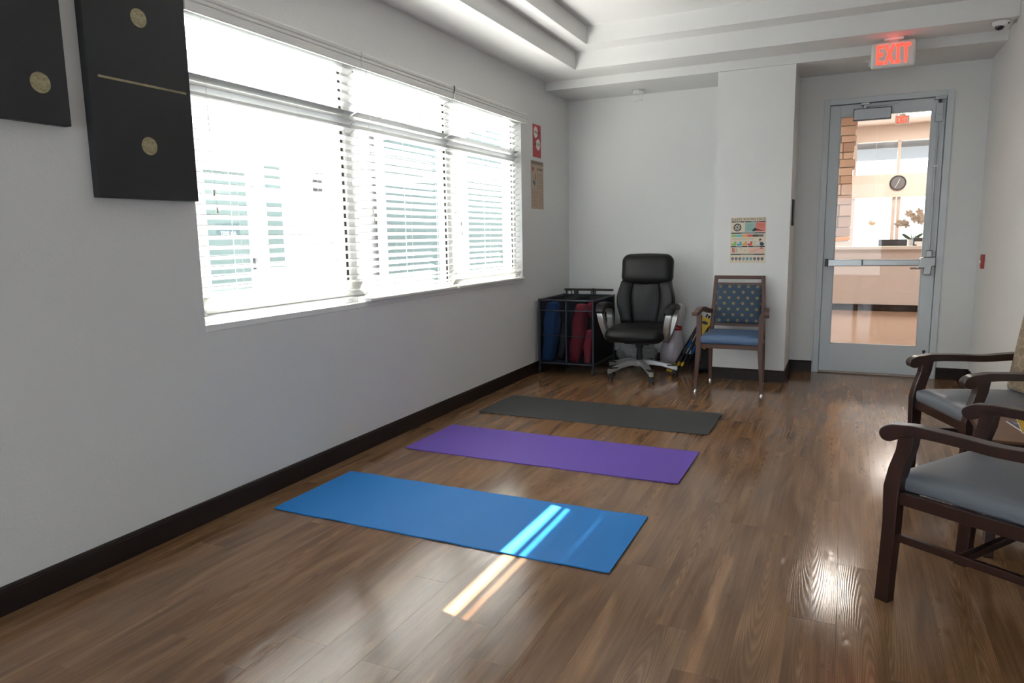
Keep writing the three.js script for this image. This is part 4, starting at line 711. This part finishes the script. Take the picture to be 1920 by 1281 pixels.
// ------------------------------------------------------------------ lobby beyond the glass door
const mLobbyWall = std(rgb(0.72, 0.63, 0.56), 0.7), mLobbyFloor = phys(rgb(0.36, 0.235, 0.16), 0.16, { bumpMap: peel, bumpScale: 0.0003 });
const BX0 = -2.75, BX1 = 5.5, BZ0 = ZF - 0.15, BZ1 = -17, BH = 3.5;
struct('floor_lobby', span(BX0, BX1, -0.06, -0.001, BZ0 + 0.05, BZ1 - 0.2), mLobbyFloor, 'glossy tan lobby floor beyond the glass door', 'floor');
struct('ceiling_lobby', span(BX0 - 0.15, BX1 + 0.15, BH, BH + 0.2, BZ0 + 0.15, BZ1 - 0.2), std(rgb(0.78, 0.7, 0.62), 0.8), 'pale lobby ceiling beyond the glass door', 'ceiling');
struct('wall_lobbyleft', span(BX0 - 0.15, BX0, 0, BH, BZ0, BZ1), mLobbyWall, 'beige lobby wall far left beyond the glass door');
struct('wall_lobbyright', span(BX1, BX1 + 0.15, 0, BH, BZ0, BZ1), mLobbyWall, 'beige lobby wall far right beyond the glass door');
struct('wall_lobbynear', [span(RX + 0.15, BX1, 0, BH, BZ0, BZ0 + 0.15), span(LX - 0.2, RX + 0.15, 3.4, BH, BZ0, BZ0 + 0.15)], mLobbyWall, 'beige lobby wall around the glass door');
const LW = [-2.3, 4.5];   // glazed width of the lobby front
struct('wall_lobbyfront', [span(BX0, LW[0], 0, BH, BZ1, BZ1 - 0.2), span(LW[1], BX1, 0, BH, BZ1, BZ1 - 0.2), span(LW[0], LW[1], 3.17, BH, BZ1, BZ1 - 0.2), span(LW[0], LW[1], 2.02, 2.5, BZ1, BZ1 - 0.2), span(LW[0], LW[1], 0, 0.1, BZ1, BZ1 - 0.2)], mLobbyWall, 'beige lobby front wall with clock and windows');
{
  const w = structure('window_5', 'clerestory windows high on the lobby front wall', 'window'), mu = std(rgb(0.6, 0.52, 0.46), 0.5);
  for (let i = 0; i <= 10; i++) { const x = 0.125 + (i - 4) * 0.82; if (x > LW[0] && x < LW[1]) part('mullion', span(x - 0.03, x + 0.03, 2.5, 3.17, BZ1 - 0.06, BZ1 - 0.12), mu, w); }
  part('pane', new THREE.PlaneGeometry(LW[1] - LW[0], 0.67).translate((LW[0] + LW[1]) / 2, 2.835, BZ1 - 0.09), mPane, w);
  const d = structure('window_6', 'glazed entrance front below the lobby clerestory', 'window');
  for (const x of [-1.7, -0.8, 0.13, 0.9, 0.99, 1.85, 2.7, 3.6]) part('mullion', span(x - 0.035, x + 0.035, 0.1, 2.02, BZ1 - 0.05, BZ1 - 0.12), mu, d);
  part('pane', new THREE.PlaneGeometry(LW[1] - LW[0], 1.92).translate((LW[0] + LW[1]) / 2, 1.06, BZ1 - 0.09), mPane, d);
}
solo('entrance_canopy', span(-2.9, 6, 3.06, 3.3, BZ1 - 0.3, BZ1 - 3.2), std(rgb(0.1, 0.11, 0.12), 0.7), 'grey canopy outside above the lobby windows', 'canopy');
{ // stone pillar, block by block
  const p = thing('stone_pillar', 'rough tan stone pillar seen through the glass door', 'pillar', [-0.305, 0, -14.6]);
  part('core', span(-0.375, 0.375, 0, 3.499, -0.3, 0.3), std(rgb(0.2, 0.12, 0.08), 0.9), p);
  const mats = [[0.38, 0.255, 0.18], [0.34, 0.22, 0.155], [0.43, 0.3, 0.22], [0.31, 0.2, 0.14]].map((c) => std(rgb(...c), 0.9, { bumpMap: peel, bumpScale: 0.0025 }));
  let y = 0.004, r = 0; const hs = [0.12, 0.17, 0.1, 0.2, 0.145];
  while (y < 3.48) {
    const h = Math.min(hs[Math.floor(hash(r, 3, 9) * 5)], 3.496 - y), cut = [-0.4, -0.4 + 0.8 * (0.25 + 0.2 * hash(r, 1, 1)), -0.4 + 0.8 * (0.62 + 0.15 * hash(r, 2, 1)), 0.4 + 0.05 * (hash(r, 5, 2) - 0.5)];
    for (let i = 0; i < 3; i++) part('stone', rspan(cut[i] + 0.004, cut[i + 1] - 0.004, y + 0.004, y + h - 0.004, -0.32, 0.32 + 0.03 * hash(r, i, 5), 0.009, 1), mats[Math.floor(hash(r, i, 7) * 4)], p);
    y += h; r++;
  }
}
{ // reception counter
  const c = thing('reception_counter', 'long reception counter with dark base seen through the glass door', 'counter', [1, 0, -13.6]);
  part('front_panel', span(-3, 3, 0.1, 1.02, -0.3, 0.38), std(rgb(0.7, 0.65, 0.63), 0.6), c);
  part('plinth', span(-3, 3, 0, 0.108, -0.3, 0.392), mBase, c);
  part('counter_top', rspan(-3.05, 3.05, 1.02, 1.075, -0.36, 0.46, 0.006), std(rgb(0.74, 0.7, 0.66), 0.35), c);
}
{ const m = thing('desktop_printer', 'black boxy device standing on the reception counter', 'device', [0.73, 1.075, -13.5]); part('body', rspan(-0.21, 0.21, 0, 0.105, -0.12, 0.12, 0.01), mBlack, m); part('panel', rspan(-0.2, 0.2, 0.02, 0.08, 0.12, 0.124, 0.001), mDarkMetal, m); }
{ const m = thing('desk_basket', 'small dark basket with papers on the right of the counter', 'basket', [1.12, 1.075, -13.45]); part('body', rspan(-0.1, 0.1, 0, 0.13, -0.1, 0.1, 0.008), mDarkMetal, m); part('papers', [rspan(-0.08, 0.06, 0.02, 0.07, 0.1, 0.13, 0.004), rspan(-0.05, 0.09, 0.0, 0.03, 0.11, 0.15, 0.004)], mWhite, m); }
{ const m = thing('orange_folder', 'orange folder lying on a paper stack at the counter', 'folder', [-0.06, 1.17, -13.4]); part('cover', turnGeo(rspan(-0.13, 0.13, 0, 0.06, -0.12, 0.12, 0.01), 0, 0.1, 0.06), std(rgb(0.75, 0.3, 0.03), 0.5), m); }
{ const m = thing('paper_stack', 'white paper stack under the orange folder at the counter', 'papers', [-0.04, 1.075, -13.4]); part('sheets', [0, 1, 2].map((i) => turnGeo(rspan(-0.15, 0.15, 0, 0.026, -0.12, 0.12, 0.002), 0, 0.1 - 0.08 * i, 0).translate(0, i * 0.027, 0)), std(rgb(0.7, 0.66, 0.6), 0.7), m); }
{ // orchid
  const m = thing('potted_orchid', 'pale flowering orchid in a pot on the counter', 'plant', [1.03, 1.075, -13.75]);
  part('pot', new THREE.LatheGeometry([[0, 0], [0.05, 0], [0.065, 0.1], [0.06, 0.1], [0.045, 0.01]].map((p) => new THREE.Vector2(...p)), 20), mWhite, m);
  const stems = [[[0, 0.08, 0], [-0.05, 0.25, 0], [-0.13, 0.38, 0.02], [-0.22, 0.36, 0.03]], [[0.01, 0.08, 0], [0.04, 0.3, 0], [0, 0.48, 0.02], [-0.08, 0.54, 0.04]], [[0.02, 0.08, 0], [0.09, 0.28, 0], [0.12, 0.45, 0], [0.08, 0.56, 0.02]]];
  const mPetal = phys(rgb(0.62, 0.52, 0.42), 0.8, { transmission: 0.25, thickness: 0, side: THREE.DoubleSide }), mStem = std(rgb(0.12, 0.12, 0.05), 0.7);
  for (const s of stems) {
    part('stem', tube(s, 0.005, 20, 6), mStem, m); const cv = new THREE.CatmullRomCurve3(s.map((p) => V(...p)));
    for (let i = 0; i < 5; i++) { const p = cv.getPoint(0.55 + i * 0.11), g = []; for (let k = 0; k < 5; k++) g.push(new THREE.SphereGeometry(0.03, 8, 6).scale(0.8, 1.2, 0.18).translate(0, 0.032, 0).rotateZ(k * 1.2566)); const f = part('flower', g, mPetal, m); f.position.copy(p); f.rotation.set(rr(-0.4, 0.4), rr(-0.6, 0.6), rr(0, 1)); }
  }
  for (let i = 0; i < 4; i++) { const l = part('leaf', new THREE.SphereGeometry(0.1, 10, 6).scale(0.28, 1, 0.06).translate(0, 0.1, 0), std(rgb(0.07, 0.12, 0.04), 0.5), m); l.position.y = 0.08; l.rotation.set(0.3, i * 1.6, 0.9); }
}
{ const m = thing('hanging_ornament', 'small yellow and white round ornament hanging by the lobby glass', 'ornament', [0.46, 1.49, -15.2]); part('ball', new THREE.SphereGeometry(0.065, 18, 12), std(rgb(0.75, 0.72, 0.62), 0.5), m); part('yellow_cap', new THREE.SphereGeometry(0.067, 18, 12, 0, 6.2832, 1.7, 1.45), std(rgb(0.75, 0.45, 0.02), 0.5), m); part('cord', rod([0, 0.06, 0], [0, 2.01, 0], 0.002, 0.002, 5), mWhite, m); }
{ // clock
  const m = thing('wall_clock', 'round grey wall clock on the lobby front wall', 'clock', [0.95, 2.31, BZ1]);
  part('rim', new THREE.TorusGeometry(0.14, 0.014, 10, 40).translate(0, 0, 0.018), mDarkMetal, m);
  part('dial', new THREE.CylinderGeometry(0.14, 0.14, 0.02, 40).rotateX(Math.PI / 2).translate(0, 0, 0.011), std(rgb(0.16, 0.16, 0.17), 0.5), m);
  part('hands', [bar([0, 0, 0.024], [0.03, 0.075, 0.024], 0.01, 0.003), bar([0, 0, 0.026], [-0.05, -0.1, 0.026], 0.008, 0.003)], mWhite, m);
}
exitSign('small red exit sign on the lobby ceiling seen through the door glass', [0.84, 3.3, -14.9], 0.23, 0.16, 0);
scene.getObjectByName('exit_sign_001').children.find((o) => o.name === 'canopy').scale.y = 1;
{ const s = scene.getObjectByName('exit_sign_001'); part('hanger', rod([0, 0.08, 0], [0, 0.2, 0], 0.01), mSignBody, s); }
const mPanel = std(rgb(0.8, 0.8, 0.78), 0.5, { emissive: rgb(1, 0.94, 0.86), emissiveIntensity: 3 });
function ceilingLight(label, x, z, w, d, power) {
  const m = thing('ceiling_light', label, 'ceiling light', [x, BH, z], 0, 'lobby ceiling lights');
  part('frame', [span(-w / 2 - 0.03, -w / 2, -0.03, 0, -d / 2, d / 2), span(w / 2, w / 2 + 0.03, -0.03, 0, -d / 2, d / 2), span(-w / 2 - 0.03, w / 2 + 0.03, -0.03, 0, -d / 2 - 0.03, -d / 2), span(-w / 2 - 0.03, w / 2 + 0.03, -0.03, 0, d / 2, d / 2 + 0.03)], mWhite, m);
  part('diffuser', span(-w / 2, w / 2, -0.02, -0.004, -d / 2, d / 2), mPanel, m);
  const l = new THREE.RectAreaLight(rgb(1, 0.91, 0.82), power, w, d); l.position.set(0, -0.024, 0); l.rotation.x = -Math.PI / 2; l.name = 'lobby_light'; m.add(l);
}
ceilingLight('bright lobby ceiling light panel at the top of the door glass', 1.42, -15.6, 1.2, 0.55, 6);
ceilingLight('lobby ceiling light panel hidden above the door glass', -0.1, -9.8, 0.6, 1.2, 5);
ceilingLight('lobby ceiling light panel over the reception counter', -1.6, -13.2, 1.2, 0.9, 4);
ceilingLight('lobby ceiling light panel at the far right of the lobby', 3.2, -12.5, 1.2, 0.9, 4);

// ------------------------------------------------------------------ courtyard outside the window
const mGround = std(rgb(0.225, 0.232, 0.235), 0.85, { bumpMap: peel, bumpScale: 0.003 });
const mStucco = std(rgb(0.35, 0.35, 0.34), 0.85, { bumpMap: peel, bumpScale: 0.003 });
const mExtGlass = phys(rgb(0.1, 0.135, 0.13), 0.05, { specularIntensity: 1 });
const mExtFrame = std(rgb(0.72, 0.74, 0.74), 0.5);
struct('ground', span(-60, 60, -0.5, -0.08, -70, 50), mGround, 'pale concrete ground outside', 'ground');
{
  const b = thing('courtyard_wing', 'pale stucco wing with a glass door across the courtyard', 'building', [-7.7, -0.08, 0]);
  part('wall', [span(-4, 0, 0, 3.5, 14, -6.85), span(-4, 0, 2.45, 3.5, -6.85, -7.75), span(-4, 0, 0, 3.5, -7.75, -7.98), span(-4, 0, 2.62, 3.5, -7.98, -8.42), span(-4, 0, 0, 0.95, -7.98, -8.42), span(-4, 0, 0, 3.5, -8.42, -14)], mStucco, b);
  part('cornice', rspan(-4.1, 0.1, 3.5, 3.66, 14, -14, 0.01), mExtFrame, b);
  const d = part('glass_door', [rspan(-0.1, -0.04, 0.02, 2.45, -6.85, -6.93, 0.004), rspan(-0.1, -0.04, 0.02, 2.45, -7.67, -7.75, 0.004), rspan(-0.1, -0.04, 2.36, 2.45, -6.93, -7.67, 0.004), rspan(-0.1, -0.04, 0.02, 0.28, -6.93, -7.67, 0.004)], mExtFrame, b);
  part('pane', span(-0.08, -0.06, 0.28, 2.36, -6.93, -7.67), mExtGlass, d);
  const notice = canvasTexture(256, 128, (k, w, h) => { k.fillStyle = '#3c4f52'; k.fillRect(0, 0, w, h); k.fillStyle = '#cfdcdc'; k.font = 'bold 44px sans-serif'; k.textAlign = 'center'; k.save(); k.translate(w, 0); k.scale(-1, 1); k.fillText('THIS IS NOT', w / 2, 52); k.fillText('AN EXIT', w / 2, 104); k.restore(); });
  part('door_notice', new THREE.PlaneGeometry(0.42, 0.2).rotateY(Math.PI / 2).translate(-0.058, 1.56, -7.3), std(rgb(1, 1, 1), 0.5, { map: notice }), d);
  part('handle', rspan(-0.04, 0, 1.0, 1.2, -7.69, -7.71, 0.004), mDarkMetal, d);
  const w = part('narrow_window', [rspan(-0.1, -0.04, 0.95, 2.62, -7.98, -8.03, 0.004), rspan(-0.1, -0.04, 0.95, 2.62, -8.37, -8.42, 0.004), rspan(-0.1, -0.04, 2.56, 2.62, -8.03, -8.37, 0.004), rspan(-0.1, -0.04, 0.95, 1.01, -8.03, -8.37, 0.004), rspan(-0.1, -0.04, 2.05, 2.1, -8.03, -8.37, 0.004)], mExtFrame, b);
  part('pane', span(-0.08, -0.06, 1.01, 2.56, -8.03, -8.37), mExtGlass, w);
  part('wall_lamp', [rspan(0, 0.1, 2.1, 2.42, -9.02, -9.14, 0.02), rspan(0, 0.12, 2.42, 2.45, -9, -9.16, 0.004)], mDarkMetal, b);
}
{
  const b = thing('rear_wing', 'pale stucco wing with tall tinted windows at the courtyard end', 'building', [0, -0.08, -10.5]);
  const wins = [[-7.45, -6.25], [-5.8, -4.85], [-4.5, -3.4]], gs = []; let x = -7.55;
  for (const [a, c] of wins) { gs.push(span(x, a, 0, 3.5, 0, -0.3), span(a, c, 0, 0.45, 0, -0.3), span(a, c, 3.18, 3.5, 0, -0.3)); x = c; } gs.push(span(x, -2.95, 0, 3.5, 0, -0.3));
  part('wall', gs, mStucco, b); part('roof', span(-7.55, -2.95, 3.5, 3.64, 0.05, -4), mExtFrame, b); part('inner_wall', span(-7.55, -2.95, 0, 3.5, -3.8, -4), mStucco, b);
  for (const [a, c] of wins) { const w = part('tall_window', [rspan(a, a + 0.06, 0.45, 3.18, -0.1, -0.04, 0.004), rspan(c - 0.06, c, 0.45, 3.18, -0.1, -0.04, 0.004), rspan(a + 0.06, c - 0.06, 3.12, 3.18, -0.1, -0.04, 0.004), rspan(a + 0.06, c - 0.06, 0.45, 0.51, -0.1, -0.04, 0.004), rspan(a + 0.06, c - 0.06, 2.36, 2.45, -0.1, -0.04, 0.004)], mExtFrame, b); part('pane', span(a + 0.06, c - 0.06, 0.51, 3.12, -0.08, -0.06), mExtGlass, w); }
}

renderer.render(scene, camera);
